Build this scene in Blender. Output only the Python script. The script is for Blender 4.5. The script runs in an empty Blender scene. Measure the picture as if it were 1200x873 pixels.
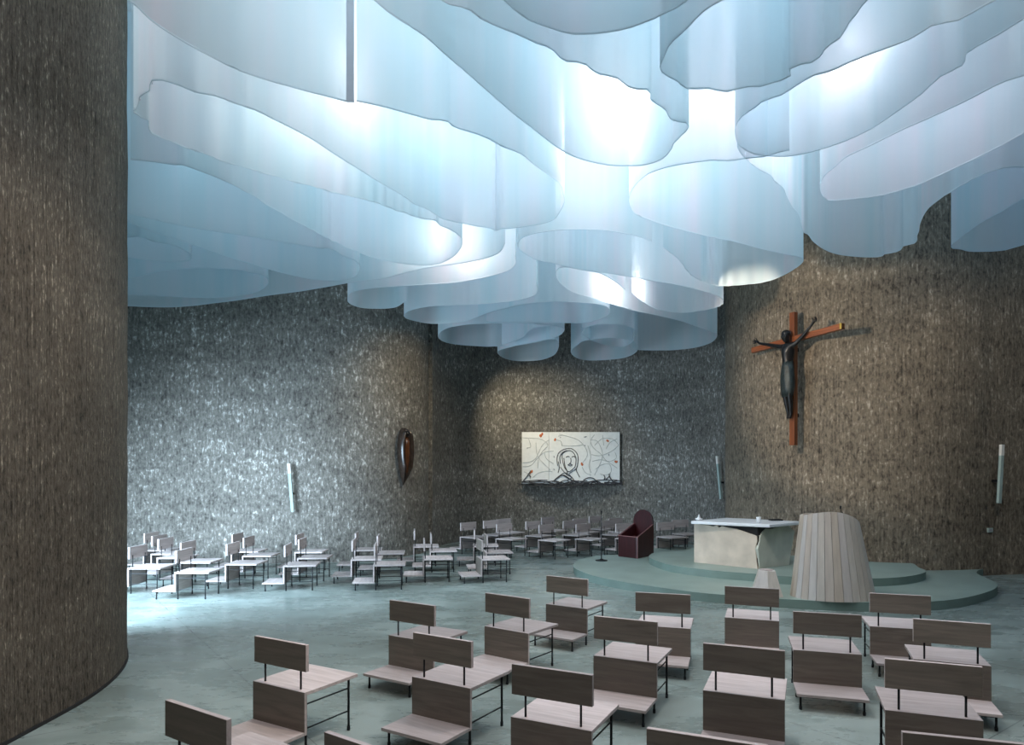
import bpy, bmesh, math, random
from mathutils import Vector, Matrix, noise
random.seed(7)
PI = math.pi
scn = bpy.context.scene
C = scn.collection
CX, CY, F, H = 600.0, 553.0, 800.0, 2.11      # principal point, focal length in px, eye height
ZB = 5.5                                      # height of the drapes' lower edges
ZT = 8.15

def flo(px, py, z=0.0):
    """point of the horizontal plane z seen at a pixel"""
    d = F * (H - z) / (py - CY)
    return Vector(((px - CX) / F * d, d, z))

# ------------------------------------------------------------------ materials
def nmat(name):
    m = bpy.data.materials.new(name); m.use_nodes = True
    nt = m.node_tree
    return m, nt, nt.nodes['Principled BSDF']

def N(nt, t, **kw):
    n = nt.nodes.new(t)
    for k, v in kw.items():
        if k.startswith('i_'):
            n.inputs[k[2:]].default_value = v
        else:
            setattr(n, k, v)
    return n

def ramp(nt, stops, interp='LINEAR'):
    r = nt.nodes.new('ShaderNodeValToRGB'); r.color_ramp.interpolation = interp
    els = r.color_ramp.elements
    while len(els) < len(stops): els.new(0.5)
    for e, (p, c) in zip(els, stops):
        e.position = p; e.color = (c[0], c[1], c[2], 1) if len(c) == 3 else c
    return r

def simple(name, col, rough=0.6, metal=0.0, var=0.12, scale=8.0, bump=0.0, spec=0.5):
    m, nt, b = nmat(name)
    tc = N(nt, 'ShaderNodeTexCoord'); nz = N(nt, 'ShaderNodeTexNoise'); nz.inputs['Scale'].default_value = scale
    nz.inputs['Detail'].default_value = 4
    nt.links.new(tc.outputs['Object'], nz.inputs['Vector'])
    r = ramp(nt, [(0.3, [c * (1 - var) for c in col]), (0.7, [min(1, c * (1 + var)) for c in col])])
    nt.links.new(nz.outputs['Fac'], r.inputs['Fac']); nt.links.new(r.outputs['Color'], b.inputs['Base Color'])
    b.inputs['Roughness'].default_value = rough; b.inputs['Metallic'].default_value = metal
    b.inputs['Specular IOR Level'].default_value = spec
    if bump:
        bp = N(nt, 'ShaderNodeBump'); bp.inputs['Strength'].default_value = bump; bp.inputs['Distance'].default_value = 0.01
        nt.links.new(nz.outputs['Fac'], bp.inputs['Height']); nt.links.new(bp.outputs['Normal'], b.inputs['Normal'])
    return m

def wall_mat(name, dark, mid, light, su=30.0, sv=6.0, flecks=(0.52, 0.70), bumpd=0.03, strip_k=0.2):
    """stamped, scratched concrete: vertical relief and pale flecks, in metres along the wall (UV)"""
    m, nt, b = nmat(name)
    uv = N(nt, 'ShaderNodeUVMap')
    def mp(sx, sy, seed):
        q = N(nt, 'ShaderNodeMapping'); q.inputs['Scale'].default_value = (sx, sy, 1); q.inputs['Location'].default_value = (seed, seed * 1.7, seed)
        nt.links.new(uv.outputs['UV'], q.inputs['Vector'])
        return q
    def nz(mapn, detail=4, rough=0.6, dist=0.0):
        t = N(nt, 'ShaderNodeTexNoise'); t.inputs['Scale'].default_value = 1.0; t.inputs['Detail'].default_value = detail
        t.inputs['Roughness'].default_value = rough; t.inputs['Distortion'].default_value = dist
        nt.links.new(mapn.outputs['Vector'], t.inputs['Vector']); return t
    fine = nz(mp(su, sv, 1.3), 5, 0.65, 0.3)
    wisp = nz(mp(su * 0.36, sv * 0.9, 5.1), 4, 0.7, 1.2)
    strip = nz(mp(su * 1.1, 0.55, 9.2), 3, 0.6)
    big = nz(mp(0.5, 0.8, 3.3), 3, 0.6)
    band = nz(mp(0.12, 2.6, 7.7), 2, 0.5)
    def math_(op, a, c):
        n = N(nt, 'ShaderNodeMath'); n.operation = op
        for i, v in enumerate((a, c)):
            if isinstance(v, (int, float)): n.inputs[i].default_value = v
            else: nt.links.new(v, n.inputs[i])
        return n.outputs[0]
    s = math_('ADD', math_('MULTIPLY', fine.outputs['Fac'], 0.55), math_('MULTIPLY', wisp.outputs['Fac'], 0.45))
    s2 = math_('ADD', s, math_('MULTIPLY', math_('SUBTRACT', strip.outputs['Fac'], 0.5), strip_k))
    s3 = math_('ADD', s2, math_('MULTIPLY', math_('SUBTRACT', big.outputs['Fac'], 0.5), 0.18))
    s4 = math_('ADD', s3, math_('MULTIPLY', math_('SUBTRACT', band.outputs['Fac'], 0.5), 0.10))
    r = ramp(nt, [(0.34, dark), (0.50, mid), (flecks[0] + 0.04, [c * 1.25 for c in mid]), (flecks[1], light)])
    nt.links.new(s4, r.inputs['Fac']); nt.links.new(r.outputs['Color'], b.inputs['Base Color'])
    b.inputs['Roughness'].default_value = 0.85; b.inputs['Specular IOR Level'].default_value = 0.3
    bp = N(nt, 'ShaderNodeBump'); bp.inputs['Strength'].default_value = 1.0; bp.inputs['Distance'].default_value = bumpd
    nt.links.new(s2, bp.inputs['Height']); nt.links.new(bp.outputs['Normal'], b.inputs['Normal'])
    return m

def floor_mat():
    m, nt, b = nmat('polished_concrete')
    tc = N(nt, 'ShaderNodeTexCoord')
    n1 = N(nt, 'ShaderNodeTexNoise'); n1.inputs['Scale'].default_value = 0.55; n1.inputs['Detail'].default_value = 7; n1.inputs['Roughness'].default_value = 0.62; n1.inputs['Distortion'].default_value = 0.8
    n2 = N(nt, 'ShaderNodeTexNoise'); n2.inputs['Scale'].default_value = 3.2; n2.inputs['Detail'].default_value = 8; n2.inputs['Roughness'].default_value = 0.7
    mp = N(nt, 'ShaderNodeMapping'); mp.inputs['Scale'].default_value = (0.3, 0.7, 1)
    mp.inputs['Rotation'].default_value = (0, 0, 0.35)
    nt.links.new(tc.outputs['Object'], mp.inputs['Vector'])
    nt.links.new(tc.outputs['Object'], n1.inputs['Vector']); nt.links.new(mp.outputs['Vector'], n2.inputs['Vector'])
    mx = N(nt, 'ShaderNodeMath'); mx.operation = 'ADD'
    h2 = N(nt, 'ShaderNodeMath'); h2.operation = 'MULTIPLY_ADD'; h2.inputs[1].default_value = 0.55; h2.inputs[2].default_value = 0.225
    nt.links.new(n2.outputs['Fac'], h2.inputs[0])
    nt.links.new(n1.outputs['Fac'], mx.inputs[0]); nt.links.new(h2.outputs[0], mx.inputs[1])
    r = ramp(nt, [(0.70, (0.14, 0.16, 0.145)), (0.95, (0.20, 0.24, 0.22)), (1.12, (0.24, 0.29, 0.268)), (1.0, (0.30, 0.355, 0.33))])
    hv = N(nt, 'ShaderNodeMath'); hv.operation = 'MULTIPLY'; hv.inputs[1].default_value = 0.9
    nt.links.new(mx.outputs[0], hv.inputs[0])
    els = r.color_ramp.elements
    els[0].position = 0.60; els[1].position = 0.84; els[2].position = 0.95; els[3].position = 1.0
    nt.links.new(hv.outputs[0], r.inputs['Fac'])
    # saw-cut joints
    mp2 = N(nt, 'ShaderNodeMapping'); mp2.inputs['Rotation'].default_value = (0, 0, math.radians(-36)); mp2.inputs['Location'].default_value = (-1.88, -2.15, 0)
    nt.links.new(tc.outputs['Object'], mp2.inputs['Vector'])
    bk = N(nt, 'ShaderNodeTexBrick'); bk.offset = 0.0
    for k, v in (('Scale', 1.0), ('Mortar Size', 0.006), ('Mortar Smooth', 0.2), ('Brick Width', 3.4), ('Row Height', 2.26)): bk.inputs[k].default_value = v
    bk.inputs['Color1'].default_value = (1, 1, 1, 1); bk.inputs['Color2'].default_value = (1, 1, 1, 1); bk.inputs['Mortar'].default_value = (0.55, 0.55, 0.55, 1)
    nt.links.new(mp2.outputs['Vector'], bk.inputs['Vector'])
    mu = N(nt, 'ShaderNodeMix'); mu.data_type = 'RGBA'; mu.blend_type = 'MULTIPLY'; mu.inputs['Factor'].default_value = 1
    nt.links.new(r.outputs['Color'], mu.inputs[6]); nt.links.new(bk.outputs['Color'], mu.inputs[7])
    nt.links.new(mu.outputs[2], b.inputs['Base Color'])
    rr = ramp(nt, [(0.35, (0.20, 0.20, 0.20)), (0.7, (0.40, 0.40, 0.40))])
    nt.links.new(n2.outputs['Fac'], rr.inputs['Fac']); nt.links.new(rr.outputs['Color'], b.inputs['Roughness'])
    b.inputs['Specular IOR Level'].default_value = 0.5
    bp = N(nt, 'ShaderNodeBump'); bp.inputs['Strength'].default_value = 0.15; bp.inputs['Distance'].default_value = 0.01
    nt.links.new(n2.outputs['Fac'], bp.inputs['Height']); nt.links.new(bp.outputs['Normal'], b.inputs['Normal'])
    return m

def wood_mat(name, a, c, along='X', scale=3.0, rough=0.55):
    m, nt, b = nmat(name)
    tc = N(nt, 'ShaderNodeTexCoord'); oi = N(nt, 'ShaderNodeObjectInfo')
    mp = N(nt, 'ShaderNodeMapping')
    sc = {'X': (1.2, 14, 14), 'Z': (14, 14, 1.2), 'Y': (14, 1.2, 14)}[along]
    mp.inputs['Scale'].default_value = sc
    ad = N(nt, 'ShaderNodeVectorMath'); ad.operation = 'ADD'
    cm = N(nt, 'ShaderNodeVectorMath'); cm.operation = 'SCALE'; cm.inputs[3].default_value = 1.0
    nt.links.new(oi.outputs['Location'], cm.inputs[0])
    nt.links.new(tc.outputs['Object'], ad.inputs[0]); nt.links.new(cm.outputs[0], ad.inputs[1])
    nt.links.new(ad.outputs[0], mp.inputs['Vector'])
    nz = N(nt, 'ShaderNodeTexNoise'); nz.inputs['Scale'].default_value = scale * 0.5; nz.inputs['Detail'].default_value = 6; nz.inputs['Distortion'].default_value = 0.9; nz.inputs['Roughness'].default_value = 0.6
    nt.links.new(mp.outputs['Vector'], nz.inputs['Vector'])
    r = ramp(nt, [(0.28, a), (0.72, c)])
    nt.links.new(nz.outputs['Fac'], r.inputs['Fac'])
    hs = N(nt, 'ShaderNodeHueSaturation'); 
    mr = N(nt, 'ShaderNodeMapRange'); mr.inputs['To Min'].default_value = 0.72; mr.inputs['To Max'].default_value = 1.22
    nt.links.new(oi.outputs['Random'], mr.inputs['Value']); nt.links.new(mr.outputs[0], hs.inputs['Value'])
    nt.links.new(r.outputs['Color'], hs.inputs['Color']); nt.links.new(hs.outputs['Color'], b.inputs['Base Color'])
    b.inputs['Roughness'].default_value = rough
    bp = N(nt, 'ShaderNodeBump'); bp.inputs['Strength'].default_value = 0.12; bp.inputs['Distance'].default_value = 0.003
    nt.links.new(nz.outputs['Fac'], bp.inputs['Height']); nt.links.new(bp.outputs['Normal'], b.inputs['Normal'])
    return m

def cloth_mat():
    m = bpy.data.materials.new('sheer_white_cloth'); m.use_nodes = True
    nt = m.node_tree; nt.nodes.clear()
    out = N(nt, 'ShaderNodeOutputMaterial')
    uv = N(nt, 'ShaderNodeUVMap')
    mp = N(nt, 'ShaderNodeMapping'); mp.inputs['Scale'].default_value = (2.2, 0.10, 1)
    nt.links.new(uv.outputs['UV'], mp.inputs['Vector'])
    nz = N(nt, 'ShaderNodeTexNoise'); nz.inputs['Scale'].default_value = 1; nz.inputs['Detail'].default_value = 3
    nt.links.new(mp.outputs['Vector'], nz.inputs['Vector'])
    r = ramp(nt, [(0.3, (0.68, 0.85, 0.90)), (0.50, (0.78, 0.875, 0.92)), (0.75, (0.90, 0.87, 0.93))])
    nt.links.new(nz.outputs['Fac'], r.inputs['Fac'])
    df = N(nt, 'ShaderNodeBsdfDiffuse'); tl = N(nt, 'ShaderNodeBsdfTranslucent'); tp = N(nt, 'ShaderNodeBsdfTransparent')
    tp.inputs['Color'].default_value = (0.93, 0.97, 1, 1)
    nt.links.new(r.outputs['Color'], df.inputs['Color']); nt.links.new(r.outputs['Color'], tl.inputs['Color'])
    bp = N(nt, 'ShaderNodeBump'); bp.inputs['Strength'].default_value = 0.35; bp.inputs['Distance'].default_value = 0.08
    nt.links.new(nz.outputs['Fac'], bp.inputs['Height'])
    nt.links.new(bp.outputs['Normal'], df.inputs['Normal']); nt.links.new(bp.outputs['Normal'], tl.inputs['Normal'])
    m1 = N(nt, 'ShaderNodeMixShader'); m1.inputs[0].default_value = 0.52
    m2 = N(nt, 'ShaderNodeMixShader'); m2.inputs[0].default_value = 0.20
    nt.links.new(df.outputs[0], m1.inputs[1]); nt.links.new(tl.outputs[0], m1.inputs[2])
    nt.links.new(m1.outputs[0], m2.inputs[1]); nt.links.new(tp.outputs[0], m2.inputs[2])
    nt.links.new(m2.outputs[0], out.inputs[0])
    return m

M = {}
M['wall'] = wall_mat('stamped_concrete', (0.050, 0.046, 0.040), (0.17, 0.16, 0.14), (0.62, 0.60, 0.55), su=21, sv=8, strip_k=0.10, flecks=(0.52, 0.66))
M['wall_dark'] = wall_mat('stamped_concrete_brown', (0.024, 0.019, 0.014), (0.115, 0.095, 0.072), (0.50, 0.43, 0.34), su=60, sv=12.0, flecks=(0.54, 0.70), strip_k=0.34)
M['wall_right'] = wall_mat('stamped_concrete_ochre', (0.045, 0.037, 0.028), (0.200, 0.162, 0.118), (0.54, 0.46, 0.36), su=24, sv=7.5, flecks=(0.53, 0.68), strip_k=0.22)
M['floor'] = floor_mat()
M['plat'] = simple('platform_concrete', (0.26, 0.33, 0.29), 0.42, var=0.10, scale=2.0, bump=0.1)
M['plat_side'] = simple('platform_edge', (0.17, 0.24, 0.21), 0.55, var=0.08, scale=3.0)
M['seat'] = wood_mat('washed_plywood', (0.40, 0.335, 0.315), (0.60, 0.52, 0.50))
M['board'] = wood_mat('brown_shaded_plywood', (0.125, 0.106, 0.086), (0.225, 0.192, 0.160))  # the chairs' plywood again, darkened to paint shade on their rear faces
M['metal'] = simple('black_steel', (0.012, 0.014, 0.016), 0.45, 0.6)
M['cloth'] = cloth_mat()
M['hemcloth'] = simple('folded_hem_cloth', (0.55, 0.63, 0.72), 0.9, var=0.04)
M['white'] = simple('ceiling_white', (0.8, 0.82, 0.84), 0.9, var=0.03)
M['bar'] = simple('pale_green_metal', (0.34, 0.43, 0.40), 0.5, var=0.06)
M['lit_tip'] = simple('metal_warm_light', (0.75, 0.72, 0.66), 0.5, var=0.05)  # bar colour brightened, painting warm light on the upper ends
M['stone'] = simple('sandy_stone', (0.62, 0.52, 0.42), 0.75, var=0.16, scale=3.0, bump=0.4)
M['stone2'] = simple('greenish_stone', (0.52, 0.53, 0.45), 0.75, var=0.14, scale=3.0, bump=0.4)
M['marble'] = simple('white_marble', (0.80, 0.82, 0.84), 0.3, var=0.04)
M['void'] = simple('black_book_gap_shade', (0.012, 0.012, 0.012), 0.9)  # black of book and lining, also painted shade in gaps
M['red'] = wood_mat('dark_red_leather', (0.028, 0.004, 0.005), (0.07, 0.009, 0.011), 'Z', rough=0.38)
M['seam'] = simple('pinkish_edge', (0.36, 0.17, 0.16), 0.6)
M['bronze'] = simple('dark_bronze', (0.012, 0.012, 0.013), 0.35, 0.3, var=0.4, scale=20)
M['verdigris'] = simple('green_black_bronze', (0.022, 0.032, 0.033), 0.5, 0.2, var=0.4, scale=14, bump=0.6)
M['cross'] = wood_mat('orange_wood', (0.12, 0.032, 0.010), (0.36, 0.105, 0.030), 'Z', rough=0.45)
M['cross_arm'] = wood_mat('orange_wood_arm', (0.10, 0.030, 0.012), (0.34, 0.10, 0.032), 'X', rough=0.45)
M['gold'] = simple('brass', (0.55, 0.38, 0.08), 0.4, 0.7)
M['panel'] = simple('white_panel', (0.80, 0.80, 0.76), 0.6, var=0.05)
M['line'] = simple('grey_wire', (0.30, 0.31, 0.32), 0.6)
M['linepale'] = simple('pale_wire', (0.52, 0.53, 0.50), 0.6)
M['dline'] = simple('dark_wire', (0.045, 0.045, 0.05), 0.6)
M['orange'] = simple('orange_bits', (0.60, 0.16, 0.05), 0.6)
M['hull'] = simple('dark_wood_hull', (0.030, 0.020, 0.015), 0.25, var=0.4)
M['amber'] = simple('amber_wood', (0.085, 0.03, 0.010), 0.25, var=0.5, scale=6)
M['glass'] = simple('pale_wax', (0.75, 0.77, 0.78), 0.3)

def stave_mat():
    m, nt, b = nmat('whitewashed_staves')
    at = N(nt, 'ShaderNodeAttribute'); at.attribute_name = 'stave'
    r = ramp(nt, [(0.0, (0.56, 0.47, 0.38)), (0.35, (0.60, 0.54, 0.47)), (0.65, (0.62, 0.59, 0.57)), (1.0, (0.58, 0.50, 0.43))])
    nt.links.new(at.outputs['Fac'], r.inputs['Fac'])
    tc = N(nt, 'ShaderNodeTexCoord'); mp = N(nt, 'ShaderNodeMapping'); mp.inputs['Scale'].default_value = (12, 12, 1.2)
    nt.links.new(tc.outputs['Object'], mp.inputs['Vector'])
    nz = N(nt, 'ShaderNodeTexNoise'); nz.inputs['Scale'].default_value = 1.5; nz.inputs['Detail'].default_value = 5
    nt.links.new(mp.outputs['Vector'], nz.inputs['Vector'])
    r2 = ramp(nt, [(0.3, (0.82, 0.82, 0.82)), (0.7, (1, 1, 1))])
    nt.links.new(nz.outputs['Fac'], r2.inputs['Fac'])
    mu = N(nt, 'ShaderNodeMix'); mu.data_type = 'RGBA'; mu.blend_type = 'MULTIPLY'; mu.inputs['Factor'].default_value = 1
    nt.links.new(r.outputs['Color'], mu.inputs[6]); nt.links.new(r2.outputs['Color'], mu.inputs[7])
    nt.links.new(mu.outputs[2], b.inputs['Base Color']); b.inputs['Roughness'].default_value = 0.6
    return m
M['stave'] = stave_mat()

# ------------------------------------------------------------------ mesh helpers
def obj(name, bm, mat, parent=None, smooth=False, bevel=0.0):
    me = bpy.data.meshes.new(name)
    bmesh.ops.recalc_face_normals(bm, faces=bm.faces)
    bm.to_mesh(me); bm.free()
    for mt in (mat if isinstance(mat, (list, tuple)) else [mat]): me.materials.append(mt)
    if smooth: me.polygons.foreach_set('use_smooth', [True] * len(me.polygons))
    o = bpy.data.objects.new(name, me); C.objects.link(o)
    if parent: o.parent = parent
    if bevel:
        md = o.modifiers.new('b', 'BEVEL'); md.width = bevel; md.segments = 2; md.limit_method = 'ANGLE'
    return o

def tag(o, label, cat, group=None):
    o['label'] = label; o['category'] = cat
    if group: o['group'] = group
    return o

def thing(name, label, cat, loc=(0, 0, 0), rz=0.0, group=None):
    o = bpy.data.objects.new(name, None); C.objects.link(o)
    o.empty_display_size = 0.2
    o.location = loc; o.rotation_euler = (0, 0, rz)
    return tag(o, label, cat, group)

def struct(name, bm, mat, smooth=False):
    o = obj(name, bm, mat, smooth=smooth); o['kind'] = 'structure'; return o

def box(bm, x0, x1, y0, y1, z0, z1, mi=0):
    v = [bm.verts.new(p) for p in ((x0, y0, z0), (x1, y0, z0), (x1, y1, z0), (x0, y1, z0), (x0, y0, z1), (x1, y0, z1), (x1, y1, z1), (x0, y1, z1))]
    for q in ((0, 3, 2, 1), (4, 5, 6, 7), (0, 1, 5, 4), (1, 2, 6, 5), (2, 3, 7, 6), (3, 0, 4, 7)):
        bm.faces.new([v[i] for i in q]).material_index = mi
    return bm

def B(*a):
    return box(bmesh.new(), *a)

def prism(bm, pts, z0, z1, mi_side=0, mi_top=0):
    n = len(pts)
    z0f = z0 if callable(z0) else (lambda p: z0)
    z1f = z1 if callable(z1) else (lambda p: z1)
    lo = [bm.verts.new((p[0], p[1], z0f(p))) for p in pts]; hi = [bm.verts.new((p[0], p[1], z1f(p))) for p in pts]
    for i in range(n):
        j = (i + 1) % n
        bm.faces.new((lo[i], lo[j], hi[j], hi[i])).material_index = mi_side
    bm.faces.new(hi).material_index = mi_top
    bm.faces.new(lo[::-1]).material_index = mi_side
    return bm

def tube(bm, pts, r, n=8, cap=True):
    pts = [Vector(p) for p in pts]
    rs = r if isinstance(r, (list, tuple)) else [r] * len(pts)
    rings = []
    for i, p in enumerate(pts):
        t = (pts[min(i + 1, len(pts) - 1)] - pts[max(i - 1, 0)]).normalized()
        a = t.cross(Vector((0, 0, 1)) if abs(t.z) < 0.9 else Vector((1, 0, 0))).normalized(); b = t.cross(a)
        rings.append([bm.verts.new(p + (a * math.cos(2 * PI * k / n) + b * math.sin(2 * PI * k / n)) * rs[i]) for k in range(n)])
    for a, b in zip(rings, rings[1:]):
        for k in range(n):
            bm.faces.new((a[k], a[(k + 1) % n], b[(k + 1) % n], b[k]))
    if cap:
        bm.faces.new(rings[0][::-1]); bm.faces.new(rings[-1])
    return bm

def lathe(bm, prof, n=24, cx=0, cy=0, sx=1, sy=1):
    rings = []
    for r, z in prof:
        rings.append([bm.verts.new((cx + r * sx * math.cos(2 * PI * k / n), cy + r * sy * math.sin(2 * PI * k / n), z)) for k in range(n)])
    for a, b in zip(rings, rings[1:]):
        for k in range(n):
            bm.faces.new((a[k], a[(k + 1) % n], b[(k + 1) % n], b[k]))
    bm.faces.new(rings[0][::-1]); bm.faces.new(rings[-1])
    return bm

def catmull(pts, sub=8, closed=False):
    out = []; n = len(pts)
    P = lambda i: pts[i % n] if closed else pts[max(0, min(n - 1, i))]
    for i in range(n if closed else n - 1):
        p0, p1, p2, p3 = P(i - 1), P(i), P(i + 1), P(i + 2)
        for k in range(sub):
            t = k / sub
            out.append(0.5 * ((2 * p1) + (p2 - p0) * t + (2 * p0 - 5 * p1 + 4 * p2 - p3) * t * t + (3 * p1 - p0 - 3 * p2 + p3) * t ** 3))
    if not closed: out.append(pts[-1].copy())
    return out

def resample(pts, step):
    out = [pts[0]]; acc = 0.0
    for a, b in zip(pts, pts[1:]):
        L = (b - a).length
        if L < 1e-9: continue
        while acc + L >= step:
            t = (step - acc) / L; a = a.lerp(b, t); out.append(a.copy()); L = (b - a).length; acc = 0.0
            if L < 1e-9: break
        acc += L
    out.append(pts[-1]); return out

# ------------------------------------------------------------------ the room
def wall(name, pts, mat, thick=0.35, z1=8.3, side=1, relief=0.0, sub=8, step=0.12):
    """a curved wall with its inner face on the given plan line; UV in metres"""
    line = resample(catmull([Vector(p + (0,)) for p in pts], sub), step)
    nrm = []
    for i in range(len(line)):
        t = (line[min(i + 1, len(line) - 1)] - line[max(i - 1, 0)]).normalized()
        nrm.append(Vector((-t.y, t.x, 0)) * side)
    bm = bmesh.new(); uvl = bm.loops.layers.uv.new('UVMap')
    zs = [z1 * k / 40 for k in range(41)]
    grid = []; s = 0.0; S = []
    for i, p in enumerate(line):
        if i: s += (p - line[i - 1]).length
        S.append(s)
        col = []
        for z in zs:
            d = relief * (noise.noise(Vector((s * 6, z * 1.2, 3.1))) + 0.6 * noise.noise(Vector((s * 15, z * 3, 8.1)))) if relief else 0
            q = p - nrm[i] * d
            col.append(bm.verts.new((q.x, q.y, z)))
        grid.append(col)
    back = [(bm.verts.new((p.x + n_.x * thick, p.y + n_.y * thick, 0)), bm.verts.new((p.x + n_.x * thick, p.y + n_.y * thick, z1))) for p, n_ in zip(line, nrm)]
    for i in range(len(line) - 1):
        for k in range(len(zs) - 1):
            f = bm.faces.new((grid[i][k], grid[i + 1][k], grid[i + 1][k + 1], grid[i][k + 1]))
            for lp, (u, v) in zip(f.loops, ((S[i], zs[k]), (S[i + 1], zs[k]), (S[i + 1], zs[k + 1]), (S[i], zs[k + 1]))): lp[uvl].uv = (u, v)
            f.smooth = True
        f = bm.faces.new((back[i][0], back[i][1], back[i + 1][1], back[i + 1][0]))
    for i in (0, len(line) - 1):
        f = bm.faces.new([*grid[i]] + [back[i][1], back[i][0]])
        for lp in f.loops:
            co = lp.vert.co; lp[uvl].uv = (co.x + co.y, co.z)
    o = struct(name, bm, mat)
    return o, line

# near left wall: a convex cylinder bulging into the nave
c0 = Vector((-7.82, 5.93)); R0 = 3.9
arc = [(c0.x + R0 * math.cos(a), c0.y + R0 * math.sin(a)) for a in [math.radians(k) for k in range(0, 50, 6)]]
near_pts = [(-3.95, -6.5), (-3.92, -3), (-3.92, 0), (-3.92, 2.5), (-3.92, 4.4)] + arc
_, nl = wall('wall_near_left', near_pts, M['wall_dark'], side=1, relief=0.012)
wall('wall_left', [(-15.2, 17.3), (-12.5, 16.3), (-10.5, 15.8), (-8.5, 15.62), (-6.0, 15.68), (-4.6, 15.8), (-3.6, 16.2), (-2.85, 16.85), (-2.4, 17.6), (-2.25, 18.3), (-2.35, 18.9)], M['wall'], side=1, relief=0.008)
niche = [(1.9 + 4.06 * math.cos(a), 18.6 + 4.06 * math.sin(a)) for a in [math.radians(k) for k in range(182, -10, -8)]]
wall('wall_back', niche, M['wall'], side=1, relief=0.008)
wall('wall_right', [(6.05, 19.2), (5.72, 18.3), (5.50, 17.3), (5.60, 16.3), (5.95, 15.3), (6.6, 14.4), (7.5, 13.82), (8.4, 13.66), (9.2, 13.76), (10.0, 13.98), (11.2, 14.2), (13.5, 14.5), (15.4, 14.8)], M['wall_right'], side=1, relief=0.012)
wall('wall_far_right', [(15.0, 15.2), (15.4, 10), (15.0, 3), (13.5, -3), (9, -6.4)], M['wall_right'], side=1, step=0.4)
wall('wall_rear', [(9.6, -6.2), (5, -7.2), (0, -7.2), (-4.4, -6.3)], M['wall_right'], side=1, step=0.4)
wall('wall_far_left', [(-14.6, 9.0), (-15.0, 12), (-15.0, 17.5)], M['wall'], side=1, step=0.4)

bm = bmesh.new()
q_ = [[bm.verts.new((p.x + dx, p.y, z)) for dx, z in ((0.016, 0), (0.016, 0.028), (-0.05, 0.028), (-0.05, 0))] for p in nl]
for a, b in zip(q_, q_[1:]):
    for k in range(4): bm.faces.new((a[k], a[(k + 1) % 4], b[(k + 1) % 4], b[k]))
struct('gap_shadow_near_left', bm, M['void'])  # black strip painting the shadow gap at the wall foot
bm = bmesh.new(); box(bm, -16, 16.2, -8, 24, -0.2, 0); struct('floor', bm, M['floor'])
bm = bmesh.new(); box(bm, -16, 16.2, -8, 24, 8.3, 8.6); struct('ceiling', bm, M['white'])

# glazed opening between the near left wall and the far left wall
wA = Vector((-5.35, 8.95)); wB = Vector((-14.7, 9.2))
fr = bmesh.new()
wdir = (wB - wA); wl = wdir.length
for k in range(8):
    x = wl * k / 7
    box(fr, x - 0.04, x + 0.04, -0.05, 0.05, 0, 8.3)
for z in (0.0, 2.4, 8.22): box(fr, 0, wl, -0.05, 0.05, z, z + 0.08)
box(fr, 0, wl, -0.04, 0.04, 5.2, 8.25)
wf = struct('window_1', fr, M['metal']); wf.location = (wA.x, wA.y, 0); wf.rotation_euler = (0, 0, math.atan2(wdir.y, wdir.x))

# ------------------------------------------------------------------ altar platform
def curve_px(pxs, z, closed=True, sub=6):
    return catmull([flo(a, b, z) for a, b in pxs], sub, closed)
low = [(672, 661), (673, 665), (679, 668.5), (695.5, 674.7), (730, 681.8), (770.5, 688), (820, 694.5), (870, 698.5), (920, 702), (980, 705), (1040, 706), (1085, 705), (1116.7, 702.5), (1141.7, 698), (1160, 692.5), (1168, 688), (1168.5, 684), (1163, 680.5), (1153, 676), (1146, 672.5), (1144.5, 670.5), (1147, 668), (1154, 666.3)]
lo_pts = [flo(a, b, 0.14) for a, b in low]
lo_line = catmull(lo_pts, 5)
lo_line += [Vector((9.8, 14.2, 0)), Vector((7.2, 14.6, 0)), Vector((5.9, 16.4, 0)), Vector((5.4, 17.6, 0)), Vector((4.2, 18.0, 0)), Vector((3.0, 17.5, 0))]
lo_line += catmull([flo(724, 649.8, 0.14), flo(700, 651, 0.14), flo(682, 654.7, 0.14), flo(675, 657.5, 0.14)], 5)
bm = prism(bmesh.new(), [(p.x, p.y) for p in lo_line], 0, 0.14, 1, 0)
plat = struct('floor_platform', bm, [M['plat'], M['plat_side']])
up = [(760.5, 651), (761, 653), (764.5, 655), (779.5, 660.5), (797.5, 664), (820, 666.7), (840, 668.9), (892, 673), (920, 675.3), (970, 677.5), (1018, 677.8), (1050, 676.7), (1071.7, 674), (1083, 671), (1084.5, 668), (1077, 665), (1072, 661)]
up_line = catmull([flo(a, b, 0.28) for a, b in up], 5)
up_line += [Vector((8.05, 14.1, 0)), Vector((6.2, 15.8, 0)), Vector((5.6, 17.0, 0)), Vector((4.9, 17.2, 0))]
up_line += catmull([flo(800, 645.8, 0.28), flo(785, 646.3, 0.28), flo(772, 646.8, 0.28), flo(764, 648.4, 0.28)], 5)
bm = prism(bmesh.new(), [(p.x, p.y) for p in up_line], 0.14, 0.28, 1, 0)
plat2 = struct('floor_upper_platform', bm, [M['plat'], M['plat_side']])

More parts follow.
